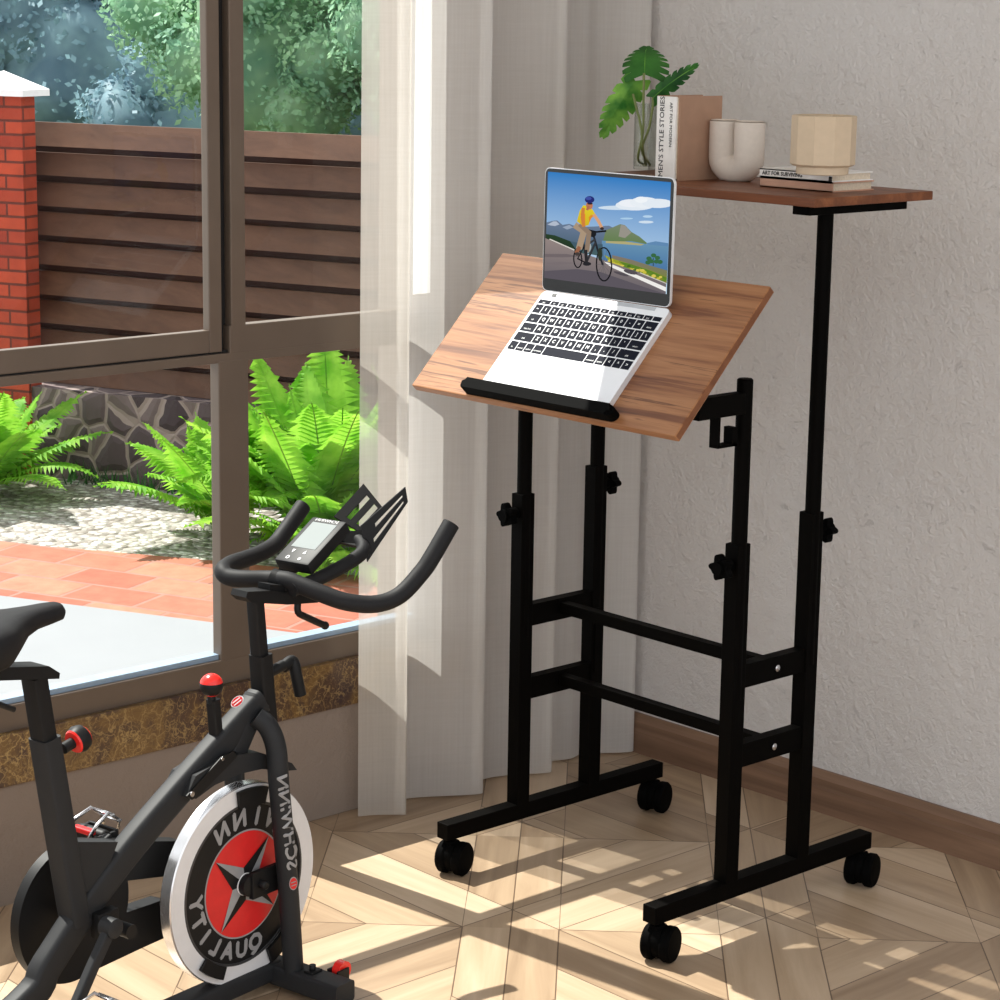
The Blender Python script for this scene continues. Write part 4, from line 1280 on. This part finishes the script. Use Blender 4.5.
# floor frame
FZ = 0.030
bm = bmesh.new()
sweep(bm, [(XB, -1.45, FZ + 0.010), (XB, -0.90, FZ + 0.006), (XB, FY, FZ + 0.004)], rrect(0.022, 0.017, 0.006), mi=0)
obj('base_beam', bm, M_BIKE, bike, True)
bm = bmesh.new()
sweep(bm, [(XB - 0.17, FY, FZ), (XB + 0.17, FY, FZ)], rrect(0.024, 0.019, 0.006), mi=0)
fs = obj('front_stabilizer', bm, M_BIKE, bike, True)
for sx in (-1, 1):
    bm = bmesh.new()
    box(bm, (XB + sx * 0.165 - 0.010, FY - 0.018, 0.000), (XB + sx * 0.165 + 0.010, FY + 0.018, 0.013), 0, 0.002)
    obj('rubber_foot', bm, M_RUBBER, fs)
    bm = bmesh.new()
    cx = XB + sx * 0.118
    box(bm, (cx - 0.013, FY + 0.025, 0.028), (cx - 0.009, FY + 0.055, 0.050), 0, 0.001); box(bm, (cx + 0.009, FY + 0.025, 0.028), (cx + 0.013, FY + 0.055, 0.050), 0, 0.001)
    obj('wheel_bracket', bm, M_BIKE2, fs)
    bm = bmesh.new(); lathe(bm, [(0.004, -0.008), (0.0165, -0.008), (0.0165, 0.008), (0.004, 0.008)], (cx, FY + 0.049, 0.044), (1, 0, 0), 22)
    obj('transport_wheel', bm, M_REDBALL, fs, True)
bm = bmesh.new(); box(bm, (XB + 0.083, FY - 0.012, 0.047), (XB + 0.104, FY + 0.015, 0.053), 0, 0.002); lathe(bm, [(0.006, 0.05), (0.006, 0.062)], (XB + 0.093, FY + 0.001, 0), (0, 0, 1), 12)
obj('levelling_knob', bm, M_BIKE2, fs)
bm = bmesh.new()
sweep(bm, [(XB - 0.19, -1.42, FZ), (XB + 0.19, -1.42, FZ)], rrect(0.022, 0.019, 0.006)); obj('rear_stabilizer', bm, M_BIKE, bike, True)
bm = bmesh.new()
for sx in (-1, 1): box(bm, (XB + sx * 0.165 - 0.012, -1.44, 0), (XB + sx * 0.165 + 0.012, -1.40, 0.013), 0, 0.002)
obj('rubber_foot', bm, M_RUBBER, bike)

# main diagonal tube, seat tube, head tube
bm = bmesh.new()
path = catmull([(0.2000, -0.5058, 0.5313), (0.2000, -0.6015, 0.4778), (0.2000, -0.7152, 0.4125), (0.2000, -0.8181, 0.3494), (0.2000, -0.9090, 0.2826), (0.2000, -0.9934, 0.2081), (0.2000, -1.0546, 0.1566), (XB, -1.40, 0.040)], 6)
sweep(bm, path, rrect(0.0175, 0.0245, 0.009), (0, 0, 1))
mt = obj('main_tube', bm, M_BIKE, bike, True)
bm = bmesh.new()
sweep(bm, [(0.2000, -0.9330, 0.2612), (0.2000, -0.9860, 0.5822)], rrect(0.0175, 0.0215, 0.006), (1, 0, 0))
st = obj('seat_tube', bm, M_BIKE, bike, True)
bm = bmesh.new()
sweep(bm, [(0.2000, -0.9863, 0.5742), (0.2000, -1.0037, 0.6842)], rrect(0.0140, 0.0172, 0.004), (1, 0, 0))
obj('seat_post', bm, M_BIKE2, bike, True)
# seat knob
kc = Vector((0.2000, -0.9197, 0.5611)); kx = V(0, 0.97, 0.24).normalized()
bm = bmesh.new()
lathe(bm, [(0.009, -0.030), (0.009, -0.004)], kc, kx, 18, 0)
lathe(bm, [(0.008, -0.010), (0.0175, -0.009), (0.0195, -0.006)], kc, kx, 28, 1)
lathe(bm, [(0.0195, -0.006), (0.0225, 0.004), (0.020, 0.0135)], kc, kx, 28, 2)
lathe(bm, [(0.020, 0.0135), (0.016, 0.0175), (0.009, 0.0195)], kc, kx, 28, 1)
obj('seat_knob', bm, [M_BIKE2, M_REDBALL, M_BIKE2], bike, True)
# seat slider and saddle
sl = Vector((0.2000, -0.9754, 0.6875))
bm = bmesh.new()
sl0 = Vector((0.2000, -1.1824, 0.7283))
sld = (sl0 - sl).normalized(); slu = V(0, -sld.z, sld.y) * (1 if sld.y > 0 else -1)
pts = [sl + sld * 0.36 + slu * 0.010, sl + sld * 0.018 + slu * 0.010, sl - sld * 0.006 - slu * 0.001, sl - sld * 0.006 - slu * 0.010, sl + sld * 0.012 - slu * 0.010, sl + sld * 0.36 - slu * 0.010]
prism(bm, [p + V(-0.021, 0, 0) for p in pts], (0.042, 0, 0))
obj('seat_slider', bm, M_BIKE2, bike)
bm = bmesh.new(); tube(bm, [sl + sld * 0.15, sl + sld * 0.15 + slu * 0.07], 0.014, 14)
obj('saddle_clamp', bm, M_BIKE2, bike)
bm = bmesh.new(); tube(bm, [(0.2450, -1.1357, 0.6851), (0.2450, -1.0832, 0.6582)], 0.0045, 10, 0, 0); lathe(bm, [(0.008, -0.02), (0.008, 0.02)], (0.2300, -1.1270, 0.6817), (1, 0, 0), 12)
obj('clamp_lever', bm, M_BIKE2, bike, True)
nose = Vector((0.2000, -0.9481, 0.7776))
bm = bmesh.new()
rings = []
ny, nz = nose.y, nose.z
secs = [(0.0, 0.013, 0.006, -0.008), (-0.006, 0.018, 0.014, -0.014), (-0.03, 0.022, 0.016, -0.016), (-0.06, 0.026, 0.017, -0.018), (-0.09, 0.036, 0.018, -0.026), (-0.12, 0.055, 0.019, -0.046), (-0.15, 0.076, 0.019, -0.060), (-0.19, 0.092, 0.021, -0.060), (-0.225, 0.085, 0.022, -0.05), (-0.245, 0.05, 0.016, -0.03)]
for dy, w, up_, dn in secs:
    ring_ = []
    for j in range(20):
        a = 2 * PI * j / 20
        c, s_ = math.cos(a), math.sin(a)
        sx_ = math.copysign(abs(c) ** 0.7, c) * w
        hz = (up_ * abs(s_) ** 0.8 if s_ > 0 else dn * abs(s_) ** 0.8)
        ring_.append(bm.verts.new((XB + sx_, ny + dy, nz + hz)))
    rings.append(ring_)
for r0, r1 in zip(rings[:-1], rings[1:]):
    for j in range(20): bm.faces.new((r0[j], r0[(j + 1) % 20], r1[(j + 1) % 20], r1[j]))
bm.faces.new(rings[0]); bm.faces.new(rings[-1][::-1])
obj('saddle', bm, M_RUBBER, bike, True, 60)

# head tube and steering post
bm = bmesh.new()
sweep(bm, [(0.2000, -0.4888, 0.4879), (0.2000, -0.4957, 0.5468), (0.2000, -0.5013, 0.6120)], rrect(0.0150, 0.0165, 0.005), (1, 0, 0))
obj('head_tube', bm, M_BIKE2, bike, True)
bm = bmesh.new()
sweep(bm, [(0.2000, -0.5027, 0.6017), (0.2000, -0.5150, 0.7238)], rrect(0.0110, 0.0120, 0.003), (1, 0, 0))
obj('handlebar_post', bm, M_BIKE2, bike, True)
bm = bmesh.new()
sweep(bm, [(0.2000, -0.5729, 0.4548), (0.2000, -0.5407, 0.5003), (0.2000, -0.5207, 0.5240), (0.2000, -0.5107, 0.5342)], rrect(0.0178, 0.0225, 0.010), (0, 0, 1)); obj('head_joint', bm, M_BIKE, bike, True)
# post lever
bm = bmesh.new()
lathe(bm, [(0.0095, -0.012), (0.0095, 0.026)], (0.2000, -0.4730, 0.5757), (0.15, 0.95, 0.24), 18)
tube(bm, [(0.2000, -0.4453, 0.5768), (0.2000, -0.4249, 0.5831), (0.2040, -0.4216, 0.5778), (0.2080, -0.4197, 0.5564), (0.2120, -0.4139, 0.5215)], 0.0105, 12, 0, 4, None)
obj('post_lever', bm, M_BIKE2, bike, True)
# oval badge on the joint
bm = bmesh.new()
bc = Vector((0.2000, -0.5586, 0.5302)) + V(0.012, -0.013, 0.0158)
bx = V(0.55, 0.55, 0.62).normalized(); bn = V(0.45, -0.62, 0.64); bn = (bn - bx * bn.dot(bx)).normalized(); by = bn.cross(bx)
for rr, mi, off in ((1.0, 0, 0.0), (0.88, 1, 0.0006)):
    poly(bm, [bc + bx * (0.0125 * rr * math.cos(2 * PI * i / 24)) + by * (0.0085 * rr * math.sin(2 * PI * i / 24)) + bn * off for i in range(24)], mi)
for dy in (-0.0025, 0.0025):
    poly(bm, [bc + bx * sx + by * (dy + sy) + bn * 0.0012 for sx, sy in ((-0.008, -0.0009), (0.008, -0.0009), (0.008, 0.0009), (-0.008, 0.0009))], 0)
obj('badge', bm, [M_WHITE, M_RED], bike)
# resistance knob
rb = Vector((0.2000, -0.6202, 0.5837))
bm = bmesh.new()
sweep(bm, [(0.2000, -0.6108, 0.4942), (0.2000, -0.6170, 0.5586)], rrect(0.0085, 0.0100, 0.003), (1, 0, 0), 0)
lathe(bm, [(0.007, -0.032), (0.007, -0.015)], rb, (0, 0, 1), 16, 0)
prof = [(max(1e-4, 0.0200 * math.cos(math.radians(a))), 0.0200 * math.sin(math.radians(a))) for a in (-88, -66, -50, -34, -16, 0, 14, 30, 46, 62, 76, 88)]
lathe(bm, prof, rb, (0, 0, 1), 28, 0, True, [1, 1, 2, 2, 2, 2, 1, 1, 1, 1, 1, 1])
obj('resistance_knob', bm, [M_BIKE2, M_REDBALL, M_BIKE2], bike, True)

# fork
for sx in (1, -1):
    bm = bmesh.new()
    base_p = [(0.2180, -0.5324, 0.5126), (0.2340, -0.5199, 0.4933), (0.2470, -0.5142, 0.4572), (0.2530, -0.5137, 0.3922), (0.2550, -0.4944, 0.2040), (0.2550, -0.4799, 0.0289)]
    pts = [V(XB + sx * (p[0] - XB), p[1], p[2]) for p in map(Vector, base_p)]
    tube(bm, pts, 0.0180, 18, 0, 6)
    fk = obj('fork_leg', bm, M_BIKE, bike, True)
    if sx == 1:
        # mirrored maker's name running down the near fork leg
        p0, p1 = Vector((0.2530, -0.5186, 0.4078)), Vector((0.2550, -0.4979, 0.2508))
        ax = (p1 - p0).normalized()
        nrm = V(0.90, -0.30, 0.2); nrm = (nrm - ax * nrm.dot(ax)).normalized()
        ay = nrm.cross(ax)
        bm = bmesh.new()
        cpos = (p0 + p1) / 2 + nrm * 0.0198
        put_text(bm, 'SCHWINN', 0.031, cpos, -ax, ay, 0, 'CENTER', 1.2, 0.0010)
        # wrap the letters on the round leg
        for v in bm.verts:
            d = v.co - cpos
            b = d.dot(ay); a = d.dot(ax)
            th = b / 0.0196
            v.co = (p0 + p1) / 2 + ax * a + nrm * (0.0196 * math.cos(th)) + ay * (0.0196 * math.sin(th))
        obj('lettering', bm, M_GREY, fk)['label'] = "grey mirror-image maker's name"
        bm = bmesh.new()
        q = Vector((0.2550, -0.4943, 0.2150)) + nrm * 0.0183
        for rr, mi, off in ((1.0, 1, 0.0), (0.84, 0, 0.0005)):
            poly(bm, [q + ax * (0.0125 * rr * math.cos(2 * PI * i / 22)) + ay * (0.0085 * rr * math.sin(2 * PI * i / 22)) + nrm * off for i in range(22)], mi)
        for s_ in (-0.003, 0.003):
            poly(bm, [q + ax * (s_ + a) + ay * b + nrm * 0.0010 for a, b in ((-0.001, -0.005), (0.001, -0.005), (0.001, 0.005), (-0.001, 0.005))], 1)
        obj('badge', bm, [M_RED, M_GREY], fk)

# flywheel
TH = 0.013
bm = bmesh.new()
lathe(bm, [(0.140, -TH), (WR - 0.002, -TH), (WR, -TH + 0.002), (WR, TH - 0.002), (WR - 0.002, TH), (0.1445, TH), (0.1445, -TH + 0.004)], WC, (1, 0, 0), 96, 0, False, [0, 1, 1, 1, 0, 0, 0])
fl = obj('flywheel_rim', bm, [M_RIM, M_RIMSIDE], bike, True)
bm = bmesh.new()
lathe(bm, [(0.001, -TH + 0.003), (0.146, -TH + 0.003), (0.146, TH - 0.004), (0.1445, TH + 0.0008), (0.1405, TH + 0.0008), (0.1400, TH - 0.001), (0.001, TH - 0.001)], WC, (1, 0, 0), 80, 0, False, [0, 0, 1, 1, 1, 0])
dsk = obj('flywheel_disc', bm, [M_BIKE2, M_DKGREY], bike, True)
FXX = WC.x + TH - 0.001
def WP(r, deg, off=0.0):
    a = math.radians(deg)
    return V(FXX + off, WC.y + r * math.cos(a), WC.z + r * math.sin(a))
bm = bmesh.new()
poly(bm, [WP(0.0965, 360 * i / 72, 0.0005) for i in range(72)], 1)
poly(bm, [WP(0.0935, 360 * i / 72, 0.0010) for i in range(72)], 0)
obj('red_centre', bm, [M_RED, M_GREY], dsk)
bm = bmesh.new()
for k in range(4):
    a = 50 + 90 * k
    tip = WP(0.0925, a, 0.0028); cen = WP(0.0, 0, 0.0040)
    l_ = WP(0.030, a + 45, 0.0016); r_ = WP(0.030, a - 45, 0.0016)
    poly(bm, [cen, tip, l_], 0); poly(bm, [cen, r_, tip], 1)
obj('star_emblem', bm, [M_BIKE2, M_GREY], dsk)
# mirrored lettering round the disc
bm = bmesh.new()
def arc_text(txt, mid, step, r, size, outward):
    n = len(txt)
    for i, ch in enumerate(txt):
        k = i - (n - 1) / 2
        if outward:      # reads clockwise before mirroring, i.e. anticlockwise here
            deg = mid - (-k) * -step if False else mid - k * step
            rad = V(0, math.cos(math.radians(deg)), math.sin(math.radians(deg)))
            tan = V(0, math.sin(math.radians(deg)), -math.cos(math.radians(deg)))
            put_text(bm, ch, size, WP(r, deg, 0.0008), -tan * -1, rad, 0, 'CENTER', 1.0, 0.0021)
        else:
            deg = mid + k * step
            rad = V(0, -math.cos(math.radians(deg)), -math.sin(math.radians(deg)))
            tan = V(0, -math.sin(math.radians(deg)), math.cos(math.radians(deg)))
            put_text(bm, ch, size, WP(r, deg, 0.0008), tan, rad, 0, 'CENTER', 1.0, 0.0021)
arc_text('SCHWINN', 128, 21.5, 0.1175, 0.044, True)
for v in bm.verts: v.co.y = 2 * WC.y - v.co.y      # the photograph shows the writing mirrored
obj('lettering', bm, M_GREY, dsk)['label'] = 'grey mirror-image lettering'
bm = bmesh.new()
arc_text('QUALITY', 308, 17.0, 0.1185, 0.042, False)
for v in bm.verts: v.co.y = 2 * WC.y - v.co.y      # the photograph shows the writing mirrored
obj('lettering', bm, M_GREY, dsk)['label'] = 'grey mirror-image lettering'
# hub and axle bracket
bm = bmesh.new()
lathe(bm, [(0.020, TH - 0.002), (0.020, TH + 0.003), (0.0185, TH + 0.004)], WC, (1, 0, 0), 30, 0)
lathe(bm, [(0.019, TH + 0.003), (0.019, TH + 0.016), (0.012, TH + 0.018)], WC, (1, 0, 0), 30, 1)
obj('hub', bm, [M_RIM, M_BIKE2], bike, True)
bm = bmesh.new()
box(bm, (XB + TH + 0.012, WC.y - 0.002, WC.z - 0.024), (XB + TH + 0.022, FY - 0.01, WC.z + 0.024), 0, 0.002)
obj('axle_bracket', bm, M_BIKE2, bike)
bm = bmesh.new()
box(bm, (XB - TH - 0.03, WC.y - 0.002, WC.z - 0.024), (XB - TH - 0.020, FY - 0.01, WC.z + 0.024), 0, 0.002)
obj('axle_bracket', bm, M_BIKE2, bike)
bm = bmesh.new()
lathe(bm, [(0.008, TH + 0.012), (0.008, TH + 0.034), (0.005, TH + 0.036)], WC + V(0, 0.018, 0), (1, 0, 0), 14)
obj('axle_nut', bm, M_BIKE2, bike)
# brake shield above the wheel, pads at top and bottom
bm = bmesh.new()
prof_o = [(0.2280, -0.7106, 0.4175), (0.2280, -0.6870, 0.4477), (0.2280, -0.6161, 0.4627), (0.2280, -0.5386, 0.4522), (0.2280, -0.4537, 0.4110), (0.2280, -0.4410, 0.3951), (0.2280, -0.4741, 0.4017), (0.2280, -0.5291, 0.4194), (0.2280, -0.5829, 0.4243), (0.2280, -0.6429, 0.4205), (0.2280, -0.6877, 0.4079)]
prism(bm, prof_o, (-0.056, 0, 0))
sh = obj('wheel_shield', bm, M_BIKE, bike)
bm = bmesh.new()
prism(bm, [(0.2310, -0.6287, 0.4665), (0.2310, -0.6000, 0.4699), (0.2310, -0.5929, 0.4575), (0.2310, -0.6813, 0.4139), (0.2310, -0.6999, 0.4102), (0.2310, -0.7113, 0.4201)], (-0.004, 0, 0), 0)
lathe(bm, [(0.0045, 0), (0.0045, 0.003)], (0.2310, -0.7009, 0.4208), (1, 0, 0), 14, 1)
lathe(bm, [(0.003, 0), (0.003, 0.002)], (0.2310, -0.6287, 0.4631), (1, 0, 0), 14, 1)
obj('shield_bracket', bm, [M_BIKE2, M_CHROME], sh)
def pad(d0, d1, r0, r1, nm):
    bm = bmesh.new()
    n = 6
    pts = [WP(r1, d0 + (d1 - d0) * i / n, 0.004) for i in range(n + 1)] + [WP(r0, d1 + (d0 - d1) * i / n, 0.004) for i in range(n + 1)]
    prism(bm, pts, (0.006, 0, 0))
    obj(nm, bm, M_BIKE2, bike)
pad(72, 97, 0.142, 0.172, 'brake_pad')
pad(226, 248, 0.143, 0.166, 'lower_bracket')
pad(290, 312, 0.143, 0.172, 'lower_bracket')
bm = bmesh.new()
box(bm, (XB - 0.02, WC.y - 0.03, 0.028), (XB + 0.02, WC.y + 0.03, 0.046), 0, 0.003)
obj('beam_block', bm, M_BIKE2, bike)

# chain guard on the far side
GX = XB - 0.06
gc2 = Vector((0.1400, -0.8790, 0.2460))
GR = 0.119
bm = bmesh.new()
ol = []
u_arm = [(0.1400, -0.7639, 0.3318), (0.1400, -0.6490, 0.3010), (0.1400, -0.6502, 0.2402), (0.1400, -0.7610, 0.2642)]
a0 = math.degrees(math.atan2(Vector((0.1400, -0.7951, 0.3407)).z - gc2.z, Vector((0.1400, -0.7951, 0.3407)).y - gc2.y))
for i in range(61):
    a = math.radians(360 * i / 60)
    ol.append(V(GX, gc2.y + GR * math.cos(a), gc2.z + GR * math.sin(a)))
prism(bm, ol[:-1], (-0.020, 0, 0))
bmesh.ops.bevel(bm, geom=[e for e in bm.edges if abs(e.verts[0].co.x - GX) < 1e-4 and abs(e.verts[1].co.x - GX) < 1e-4], offset=0.006, segments=2, affect='EDGES')
cg = obj('chain_guard', bm, M_BIKE2, bike, True)
bm = bmesh.new()
prism(bm, [(0.1360, -0.8352, 0.3529), (0.1360, -0.6309, 0.2967), (0.1360, -0.6319, 0.2392), (0.1360, -0.6651, 0.2436), (0.1360, -0.8198, 0.2755), (0.1360, -0.8630, 0.2954)], (-0.030, 0, 0))
prism(bm, [(0.1360, -0.8308, 0.1984), (0.1360, -0.7723, 0.2083), (0.1360, -0.6777, 0.2041), (0.1360, -0.6187, 0.1770), (0.1360, -0.6339, 0.1359), (0.1360, -0.7329, 0.1332), (0.1360, -0.8571, 0.1279), (0.1360, -0.8983, 0.1364)], (-0.030, 0, 0))
obj('guard_arm', bm, M_BIKE2, cg)
bm = bmesh.new()
prism(bm, [(0.2120, -0.9438, 0.4017), (0.2120, -0.8485, 0.3746), (0.2120, -0.8804, 0.3194), (0.2120, -0.9192, 0.3091)], (-0.024, 0, 0))
obj('gusset_plate', bm, M_BIKE, bike)

# cranks and pedals
CX_ = Vector((0.2000, -0.8905, 0.2530))
bm = bmesh.new()
box(bm, (XB + 0.012, CX_.y - 0.022, CX_.z - 0.022), (XB + 0.034, CX_.y + 0.022, CX_.z + 0.022), 0, 0.004)
lathe(bm, [(0.012, -0.06), (0.012, 0.085)], CX_, (1, 0, 0), 20)
obj('bottom_bracket', bm, M_BIKE2, bike, True)
ca = Vector((0.2850, -0.9367, 0.2762)); cb2 = Vector((0.2880, -1.0255, 0.1850))
dcr = (cb2 - ca).normalized()
CL = 0.135
PEDAL = {1: Vector((0.3500, -1.0273, 0.1671)), -1: Vector((0.0650, -0.7681, 0.3330))}
def crank(sx):
    x = XB + sx * 0.086
    s0 = V(x, ca.y, ca.z); e0 = V(x, PEDAL[sx].y, PEDAL[sx].z)
    bm = bmesh.new()
    lathe(bm, [(0.016, -0.012), (0.016, 0.012), (0.012, 0.014)], s0, (sx, 0, 0), 22)
    sweep(bm, [s0, (s0 + e0) / 2 + V(sx * 0.004, 0, 0), e0 + V(sx * 0.010, 0, 0)], rrect(0.0095, 0.0075, 0.003), (1, 0, 0))
    cr = obj('crank_arm', bm, M_BIKE, bike, True)
    pcn = PEDAL[sx]; K = 0.78
    def shrink(m):
        for v in m.verts: v.co = pcn + (v.co - pcn) * K
    bm = bmesh.new()
    lathe(bm, [(0.012, -0.045), (0.015, -0.03), (0.015, 0.035), (0.012, 0.045)], pcn, (1, 0, 0), 18, 0)
    for dy in (-0.030, 0.030):
        box(bm, (pcn.x - 0.044, pcn.y + dy - 0.004, pcn.z - 0.010), (pcn.x + 0.044, pcn.y + dy + 0.004, pcn.z + 0.010), 0, 0.002)
    box(bm, (pcn.x - 0.046, pcn.y - 0.032, pcn.z - 0.008), (pcn.x - 0.038, pcn.y + 0.032, pcn.z + 0.008), 0, 0.002)
    box(bm, (pcn.x + 0.038, pcn.y - 0.032, pcn.z - 0.008), (pcn.x + 0.046, pcn.y + 0.032, pcn.z + 0.008), 0, 0.002)
    shrink(bm); obj('pedal', bm, M_BIKE2, cr)
    bm = bmesh.new()
    for dx in (-0.034, 0.034):
        sweep(bm, [pcn + V(dx, -0.046, 0.006), pcn + V(dx, -0.020, 0.030), pcn + V(dx * 0.8, 0.020, 0.046), pcn + V(dx * 0.7, 0.055, 0.020), pcn + V(dx * 0.7, 0.050, 0.0)], rrect(0.004, 0.0022, 0.001), (1, 0, 0))
    sweep(bm, [pcn + V(-0.030, 0.030, 0.040), pcn + V(0.030, 0.030, 0.040)], rrect(0.006, 0.002, 0.001))
    sweep(bm, [pcn + V(-0.028, 0.053, 0.020), pcn + V(0.028, 0.053, 0.020)], rrect(0.006, 0.002, 0.001))
    shrink(bm); obj('toe_cage', bm, M_CHROME, cr)
    bm = bmesh.new()
    box(bm, (pcn.x - 0.03, pcn.y - 0.035, pcn.z + 0.008), (pcn.x + 0.03, pcn.y - 0.018, pcn.z + 0.020), 0, 0.003)
    shrink(bm); obj('cleat_plate', bm, M_RED, cr)
crank(1); crank(-1)

# handlebar
HB_R = [(0.2080, -0.4454, 0.7330), (0.2350, -0.4395, 0.7275), (0.2700, -0.4275, 0.7169), (0.3100, -0.4034, 0.7031), (0.3400, -0.3625, 0.6967), (0.3600, -0.3226, 0.7082), (0.3730, -0.2821, 0.7418), (0.3790, -0.2598, 0.7671), (0.3860, -0.2169, 0.8195)]
HB_L = [(0.2080, -0.4454, 0.7330), (0.1700, -0.4498, 0.7294), (0.1350, -0.4677, 0.7271), (0.1020, -0.4755, 0.7268), (0.0820, -0.4697, 0.7332), (0.0620, -0.4292, 0.7353), (0.0400, -0.3477, 0.7318), (0.0260, -0.2831, 0.7368), (0.0200, -0.2472, 0.7540), (0.0140, -0.1892, 0.7944)]
bm = bmesh.new()
tube(bm, HB_L[:0:-1] + HB_R, 0.0154, 16, 0, 5)
hb = obj('handlebar', bm, M_RUBBER, bike, True)
bm = bmesh.new()
tube(bm, [(0.2300, -0.4542, 0.7207), (0.2360, -0.3844, 0.7315), (0.2420, -0.3181, 0.7472), (0.2380, -0.2789, 0.7594), (0.2100, -0.2547, 0.7691), (0.1780, -0.2585, 0.7722), (0.1600, -0.2757, 0.7651), (0.1580, -0.3238, 0.7459), (0.1600, -0.3986, 0.7309)], 0.0125, 14, 0, 5)
obj('aero_bar', bm, M_RUBBER, hb, True)
bm = bmesh.new()
cl0, cl1 = Vector((0.1800, -0.4504, 0.7329)), Vector((0.2120, -0.4397, 0.7255))
tube(bm, [cl0, cl1], 0.0175, 20)
obj('bar_clamp', bm, M_BIKE2, hb, True)
bm = bmesh.new()
sa, sb_ = Vector((0.2000, -0.5503, 0.7201)), Vector((0.2000, -0.3548, 0.6788))
prism(bm, [V(XB - 0.018, p.y, p.z) for p in map(Vector, ((0.2000, -0.5501, 0.7339), (0.2000, -0.4966, 0.7255), (0.2000, -0.3548, 0.6860), (0.2000, -0.3756, 0.6810), (0.2000, -0.4521, 0.6923), (0.2000, -0.5407, 0.7130), (0.2000, -0.5550, 0.7245)))], (0.036, 0, 0))
prism(bm, [V(XB - 0.014, p.y, p.z) for p in map(Vector, ((0.2000, -0.4916, 0.7351), (0.2000, -0.4013, 0.7128), (0.2000, -0.4013, 0.6949), (0.2000, -0.4917, 0.7176)))], (0.028, 0, 0))
obj('stem_plate', bm, M_BIKE2, bike)
bm = bmesh.new()
tube(bm, [(0.2100, -0.4174, 0.6926), (0.2120, -0.4197, 0.6720), (0.2160, -0.4036, 0.6606), (0.2220, -0.3585, 0.6363)], 0.0062, 12, 0, 3)
ball(bm, (0.2220, -0.3611, 0.6378), 0.0075, 0, 12)
obj('stem_lever', bm, M_BIKE2, bike, True)
# console
c_bl, c_br, c_tl, c_tr = Vector((0.1600, -0.4250, 0.7589)), Vector((0.2400, -0.4259, 0.7610)), Vector((0.1600, -0.3232, 0.8184)), Vector((0.2400, -0.3370, 0.8304))
cxa = (c_br - c_bl).normalized(); cya = ((c_tl - c_bl)); cya = (cya - cxa * cya.dot(cxa)); CH = cya.length; cya.normalize(); cna = cxa.cross(cya); CWd = (c_br - c_bl).length
bm = bmesh.new()
obox(bm, c_bl, cxa, cya, cna, (0, 0, -0.024), (CWd, CH, 0), 0, 0.005)
cons = obj('console', bm, M_BIKE2, bike, True, 40)
bm = bmesh.new()
obox(bm, c_bl, cxa, cya, cna, (CWd * 0.15, CH * 0.32, -0.001), (CWd * 0.85, CH * 0.88, 0.0006))
obj('lcd_screen', bm, M_LCD, cons)
bm = bmesh.new()
def CPt(u, v): return c_bl + cxa * (CWd * u) + cya * (CH * v) + cna * 0.0007
for pts in ([(0.28, 0.265), (0.36, 0.265), (0.32, 0.19)], [(0.62, 0.20), (0.70, 0.20), (0.66, 0.275)],
            [(0.66 + 0.04 * math.cos(i * PI / 6), 0.09 + 0.03 * math.sin(i * PI / 6)) for i in range(12)],
            [(0.32 + 0.05 * math.cos(i * PI / 6), 0.09 + 0.035 * math.sin(i * PI / 6)) for i in range(13)] + [(0.32 + 0.03 * math.cos(i * PI / 6), 0.09 + 0.02 * math.sin(i * PI / 6)) for i in range(12, -1, -1)]):
    bm = bmesh.new()
    poly(bm, [CPt(*p) for p in pts])
    obj('button', bm, M_WHITE, cons)
bm = bmesh.new()
put_text(bm, 'SCHWINN', 0.0095, c_bl + cxa * (CWd * 0.5) + cya * (CH * 0.935) + cna * 0.0007, -cxa, cya, 0, 'CENTER', 1.2, 0.0002)
obj('lettering', bm, M_GREY, cons)
# slotted tablet holder
def slotted(pts, slots, thick, nm, par):
    a, b, c, d = map(Vector, pts)          # top-left, top-right, bottom-right, bottom-left
    def at(u, v): return (a * (1 - u) + b * u) * (1 - v) + (d * (1 - u) + c * u) * v
    us = sorted({0, 1} | {s for q in slots for s in q[:2]}); vs = sorted({0, 1} | {s for q in slots for s in q[2:]})
    n = (b - a).cross(d - a).normalized() * thick
    bm = bmesh.new()
    for i in range(len(us) - 1):
        for j in range(len(vs) - 1):
            um, vm = (us[i] + us[i + 1]) / 2, (vs[j] + vs[j + 1]) / 2
            if any(q[0] < um < q[1] and q[2] < vm < q[3] for q in slots): continue
            prism(bm, [at(us[i], vs[j]), at(us[i + 1], vs[j]), at(us[i + 1], vs[j + 1]), at(us[i], vs[j + 1])], n)
    return obj(nm, bm, M_BIKE2, par)
hold = slotted([(0.1450, -0.1702, 0.8514), (0.1960, -0.1729, 0.8120), (0.1960, -0.2332, 0.7779), (0.1450, -0.2508, 0.8044)], [(0.30, 0.46, 0.10, 0.86), (0.66, 0.84, 0.10, 0.86)], 0.004, 'tablet_holder', bike)
slotted([(0.2580, -0.1873, 0.8631), (0.2620, -0.1849, 0.8361), (0.2360, -0.2644, 0.7366), (0.2200, -0.2637, 0.7993)], [(0.28, 0.42, 0.08, 0.72), (0.64, 0.78, 0.08, 0.80)], 0.004, 'holder_wing', hold)
bm = bmesh.new()
prism(bm, [(0.1700, -0.2896, 0.7872), (0.1960, -0.2332, 0.7779), (0.2200, -0.2502, 0.7970), (0.2360, -0.2631, 0.7618), (0.2100, -0.2762, 0.7655), (0.1700, -0.2843, 0.7699)], (0.0, 0.006, -0.006))
obj('holder_bracket', bm, M_BIKE2, hold)
